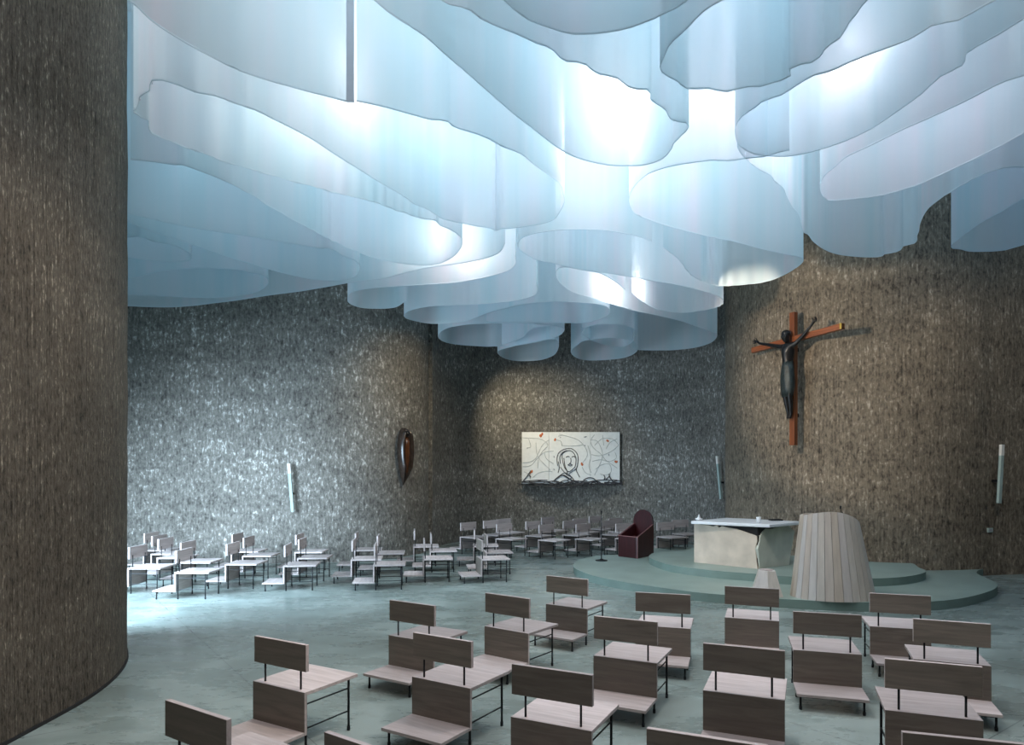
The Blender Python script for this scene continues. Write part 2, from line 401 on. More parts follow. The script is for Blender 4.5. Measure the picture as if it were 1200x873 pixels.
# ------------------------------------------------------------------ drapes
DR = []
def drape(pxs, label, closed=False, pleat=0.02, z_top=ZT, seed=0):
    pts = [flo(a, b, ZB) for a, b in pxs]
    line = resample(catmull(pts, 10, closed), 0.045)
    off = []; s = 0.0; S = []
    for i in range(len(line)):
        if i: s += (line[i] - line[i - 1]).length
        S.append(s)
        t = (line[min(i + 2, len(line) - 1)] - line[max(i - 2, 0)])
        t = t.normalized() if t.length > 1e-6 else Vector((1, 0, 0))
        w = max(0.0, noise.noise(Vector((s * 0.55 + seed * 3.7, seed * 1.3, 0.2)))) ** 1.0
        a = pleat * (0.15 * noise.noise(Vector((s * 2.2, seed, 4.4))) + 2.2 * w * math.sin(2 * PI * s / (0.30 + 0.08 * math.sin(s))))
        off.append(Vector((-t.y, t.x, 0)) * a)
    line = [p + o for p, o in zip(line, off)]
    bm = bmesh.new(); uvl = bm.loops.layers.uv.new('UVMap')
    rows = [ZB, ZB + 0.03, (ZB + z_top) / 2, z_top]
    g = [[bm.verts.new((p.x, p.y, z)) for z in rows] for p in line]
    n = len(line)
    for i in range(n if closed else n - 1):
        j = (i + 1) % n
        for k in range(len(rows) - 1):
            f = bm.faces.new((g[i][k], g[j][k], g[j][k + 1], g[i][k + 1])); f.smooth = True
            for lp, (u, v) in zip(f.loops, ((i, k), (i + 1, k), (i + 1, k + 1), (i, k + 1))):
                lp[uvl].uv = (S[min(u, n - 1)] + seed * 11.3, rows[v])
    me = bpy.data.meshes.new('ceiling_drape'); bm.to_mesh(me); bm.free(); me.materials.append(M['cloth'])
    o = bpy.data.objects.new('ceiling_drape', me); C.objects.link(o)
    tag(o, label, 'drape', 'sheer cloth drapes under the ceiling')
    # folded hem along the lower edge
    hb = bmesh.new()
    hl = line[::2] + [line[-1]]
    def sec(p): return [hb.verts.new((p.x, p.y, ZB - 0.004)), hb.verts.new((p.x + 0.003, p.y + 0.003, ZB - 0.001)), hb.verts.new((p.x + 0.003, p.y + 0.003, ZB + 0.012)), hb.verts.new((p.x - 0.003, p.y - 0.003, ZB + 0.012)), hb.verts.new((p.x - 0.003, p.y - 0.003, ZB - 0.001))]
    rr = [sec(p) for p in hl]
    for a, b in zip(rr, rr[1:]):
        for k in range(5): hb.faces.new((a[k], a[(k + 1) % 5], b[(k + 1) % 5], b[k]))
    obj('hem', hb, M['cloth'], o, smooth=True)
    DR.append((o, line)); return o

drape([(60, -70), (105, -28), (152, 1), (179.5, 26), (217, 50), (245, 65), (272, 79), (289.5, 86), (315, 94.5), (342, 102), (371.5, 110), (392, 115), (402.5, 118.8), (415, 119.6)], 'nearest left drape ending in a vertical hemmed edge, above the big textured cylinder wall', pleat=0.006, seed=1)
drape([(418, 118.5), (447, 124.5), (474.6, 132), (504, 140), (516, 140.8), (524, 141.5), (532, 149), (557, 156.6), (576, 164.4), (586, 171), (610, 180), (627, 193.6), (654.6, 214), (659, 224.5), (661.5, 236), (655, 250), (646, 259), (620, 265), (593, 268), (586, 268), (581, 271), (575.6, 267.5), (558, 265), (541, 261.5), (519, 257), (509, 250), (492, 241.7), (473, 231), (457.5, 221), (430, 204), (395.6, 183), (364.7, 162.6), (329, 144), (305, 132), (288, 125.4), (267, 117), (250, 111.7), (229, 108), (214, 101), (195, 94.5), (181, 94.5), (177, 99.7), (173.5, 106.5), (166, 111.7), (163, 120), (157, 130)], 'long pale drape with a deep lobe, hanging just behind the hemmed vertical edge', pleat=0.014, seed=2)
drape([(156.5, 131.5), (166, 138), (174, 141), (174, 150), (179.5, 157.5), (195, 164), (226, 176), (250, 184), (267, 191.5), (286, 196), (308, 203), (335, 210), (349, 215), (366, 217.6), (380, 223), (409, 229.7), (438.6, 237), (457.5, 244), (471, 248.6), (485, 253), (497, 257), (510, 257.5), (514, 263), (531, 271), (541, 280), (540, 290), (532, 300), (519, 307.5), (509, 310), (485, 310.5), (466, 308), (447, 304), (423, 297), (387, 281), (363, 268), (339, 255.4), (329, 249), (312, 240), (300, 231), (281, 221), (260, 210), (240, 202), (217, 194), (203, 193), (174, 189), (153, 187)], 'blue-white pleated drape shaped like a long leaf, beside the textured cylinder wall', pleat=0.022, seed=3)
drape([(130, 246), (150, 250), (191.5, 260), (221, 266), (252, 271), (286, 276), (339, 285), (372, 291), (388, 291.5), (402.5, 300), (414, 304), (421, 310), (421, 317), (416, 324), (402.5, 328.5), (385, 329), (363, 327), (342, 322.5), (320, 317), (294.6, 309.6), (269, 302), (246.5, 294), (226, 287), (197, 277), (179.5, 272), (152, 261), (130, 255)], 'smooth light blue drape over the left wall chairs, widest of the lens shapes there', pleat=0.004, seed=4)
drape([(120, 279), (152, 278), (166, 278), (183, 284), (198, 286), (212, 291), (222, 297), (224.5, 301), (223, 304.5), (217, 306.3), (200, 307), (181, 306), (152, 302), (120, 296)], 'small blue drape loop tucked against the edge of the textured cylinder wall', pleat=0.002, seed=5)
drape([(120, 330), (152, 326), (162, 325), (174, 321), (186.5, 318), (209, 315.6), (234.5, 314.4), (260, 315), (281, 316.5), (295, 319.5), (309, 323), (314, 328), (313, 334), (306, 340), (295, 344), (269, 348), (234.5, 349), (191.5, 347), (152, 345), (120, 342)], 'flat oval slate blue drape loop low over the far left chairs', pleat=0.002, seed=6)
drape([(120, 357), (150, 358.6), (191.5, 360), (222.5, 358.6), (252, 355), (277, 352), (312, 346.5), (339, 343), (354, 341), (383.6, 336), (407, 331.7), (430, 328.5), (451, 326), (470, 321), (500, 314), (539, 308.7), (568, 303), (585, 296), (592, 285)], 'lowest long slate blue drape running along the left wall', pleat=0.004, seed=7)
drape([(604, 300), (604.5, 308), (597, 316), (582, 321.5), (558, 327), (529, 331.5), (500, 333.5), (466, 335.7), (444, 337), (423, 339.6), (411, 343), (407.8, 348), (409, 355), (423, 360.5), (444, 361.6), (457, 361), (466, 359), (476, 352)], 'pale turquoise crescent drape with a grey inner face, above the left wall corner', pleat=0.012, seed=8)
drape([(629, 334), (630, 341), (624.6, 346.7), (609, 351.5), (587.6, 354.5), (554.5, 357), (523, 358), (500, 359.5), (480, 364), (473.5, 369), (476, 373), (485, 375.7), (502, 379), (523, 379), (543, 377), (558, 372), (574, 366), (593, 361), (608, 357)], 'pale shallow drape loop left of the centre, over the dark niche corner', pleat=0.006, seed=9)
drape([(560, 371), (574, 366), (593, 361), (617, 356), (646, 353.5), (680, 354.5), (699, 356), (710, 359), (714.5, 363), (713, 368.5), (707, 372), (692, 377), (680, 378.7), (663, 378.3), (630, 378), (595, 377.5), (570, 377)], 'turquoise pleated drape loop above the white line drawing', pleat=0.016, seed=10)
drape([(530, 383), (550, 380), (578, 379), (617, 379), (640, 381), (656, 383), (661.5, 386.5), (654, 394), (636, 399), (617, 403), (597, 406), (582, 405.8), (568, 406), (539, 404), (522, 401), (514, 396), (515, 390), (522, 385.5)], 'oval grey-blue drape with dark pleats, left of the two smallest loops', closed=True, pleat=0.008, seed=11)
drape([(646, 382), (627, 384), (619, 388.5), (613, 395), (601, 400), (588, 404)], 'short drape strip crossing inside the oval grey-blue loop', pleat=0.004, seed=12)
drape([(584, 411), (601, 406), (620, 401.5), (640, 398), (651, 398), (655, 404), (652, 413), (646, 417.7), (632, 422), (609, 423), (593.5, 420.6), (585, 416)], 'smallest left drape loop hanging straight above the white line drawing', closed=True, pleat=0.004, seed=13)
drape([(669, 412), (677, 404), (686, 399), (715, 396), (740, 399), (747, 406), (746, 412), (738, 417), (727, 420), (705, 422), (687, 422), (675, 419)], 'smallest right drape loop above the right end of the line drawing', closed=True, pleat=0.004, seed=14)
drape([(684, 393), (683, 387), (690, 382.7), (705, 380), (729, 381), (741, 384.6), (744, 390), (742, 399), (735, 405), (725, 406.5), (709, 404), (695, 399.5)], 'rounded drape loop sitting just over the smallest right loop', closed=True, pleat=0.005, seed=15)
drape([(733, 340), (722, 331), (711, 324.5), (700, 319.5), (680, 316), (661, 313), (653, 316), (652, 325), (660, 335), (675, 343.7), (700, 350.5), (713, 355), (730, 360), (744, 364), (767.6, 369), (797, 376), (816, 382.7), (832, 388.5), (840.5, 392.5), (834, 401), (816, 407), (791, 410), (773, 410.5), (748, 410), (738, 407)], 'broad slate drape with two lobes, last before the right edge of the niche', pleat=0.006, seed=16)
drape([(764, 283), (748, 277.5), (728.7, 273), (705, 269.7), (675, 268.8), (652, 270), (626.6, 273.6), (612, 279), (607.5, 285.5), (610, 293), (626.6, 303.5), (648, 308.5), (680, 316), (707, 319.4), (735.5, 324), (764, 329), (789, 333), (816, 339), (836, 344.7), (846, 350), (847.5, 355), (841.6, 359.5), (828, 363), (801, 366.5), (777, 364.5), (762, 359), (748, 349.6), (740, 343)], 'bright pleated drape loop in the middle with a tail loop on its right', pleat=0.016, seed=17)
drape([(925, 176), (905, 181), (885, 185), (870.7, 186.7), (848, 188.2), (826, 189), (810.6, 190), (791.7, 194.4), (769, 199.5), (753, 208.5), (743, 219), (738, 229), (737.5, 239), (743.6, 250), (759, 257), (773, 262), (790, 267), (814, 273.5), (834.6, 278), (858, 282.5), (889.6, 291), (917, 297.5), (934, 300.5), (941.5, 304.5), (936, 311.6), (917, 323), (893.5, 331), (850.6, 335), (834, 333.7), (822, 329), (808, 320), (797, 306), (787, 297), (777, 290)], 'large pale blue double-lobed drape hanging before the crucifix wall', pleat=0.012, seed=18)
drape([(415, -22), (437, 0), (457.5, 15.5), (485, 34), (500, 44), (522, 64), (541, 80), (558, 95), (582.5, 116.5), (600, 132), (621, 148), (641, 164), (655, 174), (668, 181.5), (684, 187.5), (700, 191.3), (714, 193.6), (730, 194.6), (748.7, 194.2), (762, 192), (776, 186.5), (786, 176), (791, 166), (801, 157.5), (806, 150), (803, 143.5), (790, 141.5), (784.5, 136), (781, 129), (771, 122.5), (762.5, 117.5), (761.5, 106), (743.6, 104.5), (735, 101), (723, 91.5), (699, 86), (688.6, 77), (677, 73), (660, 71), (646, 57), (629, 51), (610, 42), (582.5, 31), (560, 20), (548, 10), (527.5, 5.5), (515, -1), (495, -12)], 'largest white drape, brightest where a lamp glows through it', pleat=0.012, seed=19)
drape([(700, -60), (630, -45), (580, -20), (590, 0), (603, 12), (624, 25), (649.5, 35), (670, 39.5), (697, 40), (719.5, 36.4), (740, 32.4), (757, 26), (776, 17), (789, 12), (804.6, 0), (815, -18), (780, -50)], 'overhead drape loop cut off by the top, between the two biggest drapes', closed=True, pleat=0.012, seed=20)
drape([(890, -25), (847, 0), (826, 12), (802, 36), (784, 54), (777, 65), (774.5, 76), (779, 86), (786, 93), (797, 99), (810.6, 103), (831, 105.7), (860, 105.7), (878, 102.5), (893, 99.7), (913.6, 96), (923, 90.5), (927, 81.6), (936, 75.6), (953, 73), (960, 68.7), (967, 56), (982, 47), (992, 32), (1003, 16), (1016, 0), (1030, -18), (960, -45)], 'rounded blue-grey drape loop near the top with wavy pleats on one side', closed=True, pleat=0.020, seed=21)
drape([(1215, -32), (1190, -14), (1167, 0), (1146, 11), (1129, 21.5), (1115, 26), (1099.7, 27.5), (1089, 32), (1072, 43), (1056.7, 50), (1030, 60), (996, 73), (973.7, 83.5), (955, 88), (940, 96), (927, 104.5), (918.7, 110.5), (905, 115), (894.7, 118.6), (884, 126.5), (869, 137), (862.5, 147), (861.5, 157), (864, 167), (870.6, 174), (887, 181.2), (918, 183.5), (940.7, 180.5), (965.5, 174), (994, 164), (1015, 154), (1026, 148), (1056.7, 127), (1079, 111), (1091, 99.7), (1103, 89), (1118, 82), (1129, 75.6), (1131.5, 69), (1132, 63), (1146, 54), (1172, 39.5), (1200, 22), (1235, 0)], 'pinkish lit drape sweeping up beside the rounded blue-grey loop', pleat=0.010, seed=22)
drape([(1240, 74), (1200, 88.5), (1180, 94.5), (1161.5, 103), (1142.6, 113), (1110, 129), (1063.6, 149.5), (1050, 156), (1035.6, 163), (1013, 174), (992, 184), (978, 196), (966, 206), (961, 217), (962.5, 227), (969, 234.5), (980, 235.2), (994, 234), (1025, 230.5), (1037, 228.3), (1070, 218.7), (1088.7, 211.4), (1115.5, 199), (1144, 185.7), (1175, 170), (1200, 155.8), (1240, 132)], 'deep blue drape pocket high beside the crucifix wall', pleat=0.004, seed=23)
drape([(864, 172), (868, 180), (874, 186), (885, 196), (903.6, 206), (908, 213), (918, 220), (922, 230), (928, 242), (936, 252), (941, 271), (947, 275), (953, 283), (965.5, 292), (982, 298), (1006.7, 301), (1031, 301), (1037, 297.5), (1048, 296), (1056, 292.5), (1059, 288), (1070, 286), (1074.5, 281), (1078, 264), (1088.7, 243.4), (1105, 231), (1114, 225), (1134, 213.5), (1148.5, 206), (1165, 200), (1179, 196.4), (1200, 196), (1240, 200)], 'slate blue scalloped drape closest to the crucifix', pleat=0.010, seed=24)
drape([(1250, 210), (1200, 233), (1189.7, 238), (1175, 247.5), (1148.5, 262), (1132, 274), (1122, 281), (1115, 287), (1116, 291), (1126, 292), (1138, 294.8), (1171, 294), (1185.6, 291), (1200, 286.7), (1250, 272)], 'grey-blue drape hanging past the crucifix, before the far right of the wall', pleat=0.008, seed=25)
a_ = flo(406.2, 119.3, ZB); b_ = flo(415.2, 119.7, ZB)
hb = bmesh.new(); v_ = [hb.verts.new((p.x, p.y - dy, z)) for dy in (0.006, 0.012) for p, z in ((a_, ZB - 0.004), (b_, ZB - 0.004), (b_, ZT), (a_, ZT))]
for q in ((0, 1, 2, 3), (4, 5, 6, 7), (0, 1, 5, 4), (1, 2, 6, 5), (2, 3, 7, 6), (3, 0, 4, 7)): hb.faces.new([v_[k] for k in q])
obj('side_hem', hb, M['hemcloth'], DR[0][0])
# steel studs on the hemmed vertical edge of the nearest drape
pE = flo(413.5, 119.9, ZB)
for dz in (0.06, 0.80, 1.5):
    sb = bmesh.new(); tube(sb, [pE + Vector((0, -0.012, dz)), pE + Vector((0, -0.002, dz))], 0.009, 10)
    obj('stud', sb, M['metal'], DR[0][0])

# ------------------------------------------------------------------ chairs
CW = 0.58
def two(name, dims, root, bev):
    bm = box(bmesh.new(), *dims, 1)
    bm.faces.ensure_lookup_table()
    for f in bm.faces:
        if abs(f.calc_center_median().y - dims[2]) < 1e-5: f.material_index = 0  # rear face gets the plywood with the shade in its colour
    return obj(name, bm, [M['board'], M['seat']], root, bevel=bev)
def make_chair():
    root = thing('kneeler_chair', 'x', 'chair')
    hw = CW / 2
    obj('seat', B(-hw, hw, -0.012, 0.545, 0.424, 0.45), M['seat'], root, bevel=0.002)
    two('back_panel', (-hw, hw, -0.025, 0.0, 0.125, 0.4505), root, 0.002)
    obj('kneeler', B(-hw, hw, -0.385, -0.0251, 0.125, 0.15), M['seat'], root, bevel=0.002)
    two('backrest', (-hw, hw, -0.012, 0.020, 0.60, 0.805), root, 0.003)
    for s in (-1, 1):
        x = s * 0.20
        b = bmesh.new(); tube(b, [(x, 0.022, 0.45), (x, 0.022, 0.66)], 0.008, 8)
        obj('support_rod', b, M['metal'], root, smooth=True)
        x = s * (hw - 0.035)
        b = bmesh.new(); tube(b, [(x, 0.475, 0.424), (x, 0.475, 0.006)], 0.0095, 8); tube(b, [(x, 0.475, 0.035), (x, 0.475, 0)], 0.013, 8)
        obj('leg', b, M['metal'], root, smooth=True)
        b = bmesh.new(); tube(b, [(x, 0.02, 0.424), (x, 0.02, 0.0)], 0.0095, 8); tube(b, [(x, 0.02, 0.035), (x, 0.02, 0)], 0.013, 8)
        obj('leg', b, M['metal'], root, smooth=True)
        b = bmesh.new(); tube(b, [(x, -0.335, 0.125), (x, -0.335, 0.0)], 0.0095, 8); tube(b, [(x, -0.335, 0.03), (x, -0.335, 0)], 0.013, 8)
        obj('leg', b, M['metal'], root, smooth=True)
        b = bmesh.new()
        tube(b, [(x, 0.02, 0.16), (x, 0.475, 0.16)], 0.006, 6); obj('side_bar', b, M['metal'], root)
        b = bmesh.new(); tube(b, [(x, 0.02, 0.345), (x, 0.475, 0.345)], 0.006, 6); obj('side_bar', b, M['metal'], root)
    b = bmesh.new(); tube(b, [(-(hw - 0.035), -0.335, 0.112), (hw - 0.035, -0.335, 0.112)], 0.006, 6)
    obj('cross_bar', b, M['metal'], root)
    return root

proto = make_chair(); used = [False]
def place(x, y, rz, label, group, z=0.0):
    if not used[0]:
        used[0] = True; r = proto
    else:
        r = proto.copy(); C.objects.link(r)
        for ch in list(proto.children):
            c = ch.copy(); C.objects.link(c); c.parent = r
    r.location = (x, y, z); r.rotation_euler = (0, 0, rz)
    r['label'] = label; r['group'] = group
    return r

def from_edge(pl, pr, z, label, group):
    a = flo(*pl, z); b = flo(*pr, z); m = (a + b) / 2; d = b - a
    place(m.x, m.y, math.atan2(d.y, d.x), label, group)

G1 = 'kneeler chairs facing the altar in the foreground'
S, T = 0.45, 0.805
from_edge((197, 820), (266, 842.5), T, 'grey wooden kneeler chair farthest left of the foreground, cut off by the bottom edge', G1)
from_edge((298.75, 796.75), (360.5, 811), S, 'kneeler chair standing alone near the cylinder wall, whole seat and side bars in view', G1)
from_edge((397, 862), (462, 884), T, 'kneeler chair showing only the tip of its backrest at the bottom edge', G1)
from_edge((458.75, 703), (508, 709.5), T, 'kneeler chair at the back left of the foreground, partly hidden by the next backrest', G1)
from_edge((484.5, 791.75), (553.75, 806), S, 'brown kneeler chair with its low kneeling board fully in view at the bottom centre', G1)
from_edge((569, 733), (621, 742), S, 'kneeler chair second behind, between the partly hidden one and the farthest grey one', G1)
from_edge((642.5, 707.5), (687, 713), S, 'small grey kneeler chair farthest from the bottom, beside the platform curve', G1)
from_edge((597.5, 838), (698, 856), S, 'large kneeler chair cut off below its seat at the bottom centre', G1)
from_edge((696.3, 767.3), (770.7, 776.6), S, 'warm brown kneeler chair with pinkish seat, overlapping the grey one behind it', G1)
from_edge((746.6, 693.7), (807.3, 697), T, 'grey kneeler chair below the platform edge, overlapped by the warm brown one', G1)
from_edge((822.2, 807.5), (922, 819.8), S, 'large dark brown kneeler chair seen straight from behind, in front of the stool', G1)
from_edge((850, 723), (912.4, 727.5), S, 'kneeler chair directly in front of the small tapered stool', G1)
from_edge((758, 852.7), (900, 874), T, 'nearest kneeler chair at the bottom, only its long backrest edge in view', G1)
from_edge((928.25, 760.5), (1010.75, 766.5), S, 'dark kneeler chair in front of the wooden lectern, kneeling board turned right', G1)
from_edge((1024, 695), (1085.5, 698), T, 'blue-grey kneeler chair just right of the lectern, next to the platform edge', G1)
from_edge((1074, 725), (1156.75, 731), T, 'kneeler chair farthest right, overlapped by the big brown one', G1)
from_edge((1040.75, 831), (1147, 843), S, 'big dark brown kneeler chair at the lower right with its pale seat seen from behind', G1)
from_edge((1076, 859), (1196, 871), T, 'kneeler chair in the bottom right corner showing only its backrest top', G1)

G2 = 'kneeler chairs along the left wall'
def side(px, py, phi, label, group=G2):
    p = flo(px, py, S); f = math.radians(phi)
    fw = Vector((math.cos(f), math.sin(f))); ed = Vector((-math.sin(f), math.cos(f)))   # near corner to far corner
    c = Vector((p.x, p.y)) + ed * (CW / 2)
    place(c.x, c.y, f - PI / 2, label, group)
side(150.7, 665.5, 0, 'kneeler chair touching the edge of the cylinder wall, nearest of the left group')
side(205.8, 670.7, 0, 'front kneeler chair of the left group with its kneeling board nearest the viewer')
side(185, 653.5, 0, 'kneeler chair behind the front one, in the third place from the cylinder wall')
side(177.8, 649.0, 0, 'kneeler chair with a brownish backrest overlapped by two grey ones')
side(168.7, 644.8, 0, 'rearmost left kneeler chair, brown backrest close to the cylinder wall')
side(211.5, 658.8, 0, 'kneeler chair whose grey backrest stands between two rows of the left group')
side(265, 661.0, 0, 'kneeler chair at the end of the front row of the left group')
side(271.7, 646.3, 0, 'rear kneeler chair against the left wall, right of the first group')
side(285, 651.4, 1, 'kneeler chair in front of the rear one, seat pointing to the thin wall light')
side(333.3, 663, 7, 'front kneeler chair below the thin wall light, alone in its row')
side(346.3, 647, 2, 'rearmost kneeler chair right under the thin wall light')
side(349.6, 654, 3, 'middle kneeler chair of the three under the thin wall light')
side(412.4, 655.8, 7, 'kneeler chair on the left of the four in front of the left wall middle')
side(438.7, 662.3, 8, 'front kneeler chair of the four before the left wall, seen exactly edge on')
side(416.3, 644.8, 7, 'back left kneeler chair of the four before the left wall')
side(442, 648.8, 7, 'back right kneeler chair of the four, pale backrest edge near the wall')
side(485.4, 640.7, 8, 'rear kneeler chair below the leaf shaped sculpture')
side(497, 655.3, 8, 'front kneeler chair of the three below the leaf shaped sculpture')
side(505, 646, 8, 'right kneeler chair of the three below the leaf shaped sculpture')
side(555.8, 640, 4, 'rear kneeler chair of the three standing free at the niche corner')
side(570.8, 648, 8, 'middle kneeler chair of the three standing free at the niche corner')
side(565.2, 655.7, 13, 'front brownish kneeler chair of the three standing free at the niche corner')

G3 = 'kneeler chairs in the niche below the line drawing'
ROW = []
def facing(pxl, pxr, py, phi, label, group=G3):
    p = flo((pxl + pxr) / 2, py, T)
    ROW.append([p.x, p.y, math.radians(phi), label])
def rect(c):
    fw = Vector((math.cos(c[2]), math.sin(c[2]))); ed = Vector((-fw.y, fw.x)); m = Vector((c[0], c[1])) + fw * 0.08
    return m, fw, ed
def hit(a, b, g=0.03):
    ma, fa, ea = rect(a); mb, fb, eb = rect(b)
    for ax in (fa, ea, fb, eb):
        ra = 0.48 * abs(fa.dot(ax)) + 0.30 * abs(ea.dot(ax)); rb = 0.48 * abs(fb.dot(ax)) + 0.30 * abs(eb.dot(ax))
        if abs((mb - ma).dot(ax)) > ra + rb + g: return False
    return True
facing(540.7, 556.8, 612.3, -40, 'first kneeler chair in the niche, at the dark left corner')
facing(568, 582, 610, -42, 'second niche kneeler chair from the dark corner, in the rear row')
facing(583, 598.4, 612.8, -42, 'pale front kneeler chair third from the dark niche corner')
facing(583, 596.7, 607.8, -42, 'kneeler chair half hidden behind the third pale one in the niche')
facing(617, 631.7, 611.0, -42, 'kneeler chair below the left edge of the line drawing')
facing(632.3, 648, 614.3, -42, 'front kneeler chair with tan backrest below the line drawing')
facing(635, 648.6, 606.9, -42, 'rear kneeler chair hidden behind the tan one under the drawing')
facing(660.5, 674.5, 610, -42, 'kneeler chair under the middle of the drawing, bluish backrest')
facing(671, 687, 607.3, -45, 'rear kneeler chair under the drawing, right of its middle')
facing(675, 691.7, 613.6, -45, 'front kneeler chair with tan backrest left of the microphone stand')
facing(690, 704.5, 605, -45, 'rearmost kneeler chair directly behind the microphone stand')
facing(705.5, 721, 609.5, -50, 'kneeler chair just right of the microphone stand')
facing(713.5, 729, 606.8, -50, 'rear kneeler chair between microphone stand and red armchair')
facing(722, 739.7, 612.6, -53, 'kneeler chair partly hidden by the dark red armchair')
facing(770, 789, 611.8, -60, 'left of the two kneeler chairs between red armchair and altar')
facing(788, 805.7, 609, -62, 'right of the two kneeler chairs between red armchair and altar')

for it in range(400):                     # keep neighbouring chairs of the niche clear of one another, sliding them towards or away from the wall
    moved = False
    for i in range(len(ROW)):
        for j in range(i + 1, len(ROW)):
            a, b = ROW[i], ROW[j]
            if hit(a, b):
                if a[1] > b[1]: a, b = b, a
                for q, s_ in ((a, -1), (b, 1)):
                    k_ = 1 + s_ * 0.012 / q[1]
                    q[0] *= k_; q[1] *= k_
                moved = True
    if not moved: break
for x_, y_, f_, l_ in ROW: place(x_, y_, f_ - PI / 2, l_, G3)

# ------------------------------------------------------------------ altar
def v2(p): return Vector((p[0], p[1]))
def face_slab(bm, a, b, depth, poly, zfun=None):
    """slab standing on the plan line a-b, outline poly in (metres along, z), thickness going away from the viewer"""
    a = v2(a); b = v2(b); t = (b - a).normalized(); n = Vector((-t.y, t.x))
    if n.y < 0: n = -n
    fr_ = [bm.verts.new((*(a + t * u), z)) for u, z in poly]
    bk = [bm.verts.new((*(a + t * u + n * depth), z)) for u, z in poly]
    bm.faces.new(fr_); bm.faces.new(bk[::-1])
    for i in range(len(poly)):
        j = (i + 1) % len(poly); bm.faces.new((fr_[i], bk[i], bk[j], fr_[j]))
    return bm
aL, aK, aR = Vector((3.69, 13.82)), Vector((4.64, 12.86)), Vector((5.44, 13.42))
AO = Vector((4.6, 13.6))
alt = thing('altar', 'cracked stone altar with a white marble top on the upper platform', 'altar', (AO.x, AO.y, 0.28))
def loc(p): return (p[0] - AO.x, p[1] - AO.y)
def px_face(a, b, poly_px):
    """pixel outline on the vertical plane through a-b -> (along, z above platform)"""
    t = (b - a).normalized(); out = []
    for px, py in poly_px:
        k = (px - CX) / F
        # a + t*u = (k*d, d)
        u = (k * a.y - a.x) / (t.x - k * t.y); d = a.y + t.y * u
        out.append((u, max(0.0, H - (py - CY) / F * d - 0.28)))
    return out
def rg(x, y): return (800 + x / 7.5, 590 + y / 7.5)
left_poly = [rg(*q) for q in [(100, 178), (150, 186), (215, 190), (265, 202), (300, 190), (318, 214), (340, 200), (400, 213), (470, 224), (520, 240), (580, 262), (636, 280), (650, 288), (654, 330), (636, 400), (644, 450), (650, 520), (658, 575), (100, 518)]]
obj('stone_block', face_slab(bmesh.new(), loc(aL), loc(aK), 0.30, [(u, z if i < 17 else 0) for i, (u, z) in enumerate(px_face(aL, aK, left_poly))]), M['stone'], alt, bevel=0.004)['label'] = 'sandy left block with a jagged top'
right_poly = [rg(*q) for q in [(684, 290), (706, 252), (740, 222), (780, 226), (830, 212), (870, 200), (935, 196), (960, 225), (985, 242), (975, 300), (960, 390), (945, 470), (938, 550), (679, 578), (674, 520), (668, 450), (662, 400), (680, 330)]]
rp = px_face(aK, aR, right_poly)
obj('stone_block', face_slab(bmesh.new(), loc(aK), loc(aR), 0.30, [(u, 0 if i in (12, 13) else z) for i, (u, z) in enumerate(rp)]), M['stone2'], alt, bevel=0.004)['label'] = 'greenish right block leaning away from the crack'
gap_shade = [aL + Vector((0.06, 0.02)), aK + Vector((0.002, 0.035)), aR + Vector((-0.10, 0.0)), aR + Vector((-0.95, 0.85))]
obj('gap_shade', prism(bmesh.new(), [loc(p) for p in gap_shade], 0.0, 0.79), M['void'], alt)  # black filler painting the darkness in the crack and under the slab
slab = [(3.58, 13.66), (4.80, 12.72), (5.76, 13.52), (4.60, 14.62)]
sb = bmesh.new(); prism(sb, [loc(p) for p in slab], 0.79, 0.85)
obj('marble_top', sb, M['marble'], alt, bevel=0.012)['label'] = 'white marble top'
def on_altar(px, py):
    return flo(px, py, 1.13)
p = on_altar(819, 609.8)
b = bmesh.new(); lathe(b, [(0.03, 0), (0.07, 0.015), (0.075, 0.04), (0.03, 0.05), (0.03, 0.055), (0.012, 0.10), (0.002, 0.13)], 16)
o = obj('altar_candle', b, M['glass'], smooth=True); o.location = (p.x, p.y, 1.13); tag(o, 'small white candle in a dish on the left corner of the altar', 'candle')
p = on_altar(889, 612.5)
b = bmesh.new(); lathe(b, [(0.035, 0), (0.04, 0.05), (0.045, 0.11), (0.04, 0.11), (0.03, 0.02)], 16)
o = obj('glass_candle_cup', b, M['glass'], smooth=True); o.location = (p.x, p.y, 1.13); tag(o, 'pale candle cup on the front corner of the altar', 'candle')
p = on_altar(909, 610)
o = obj('altar_book', B(-0.12, 0.12, -0.08, 0.08, 0, 0.03), M['void'], bevel=0.004); o.location = (p.x, p.y, 1.13); tag(o, 'flat dark book lying on the marble altar top', 'book')

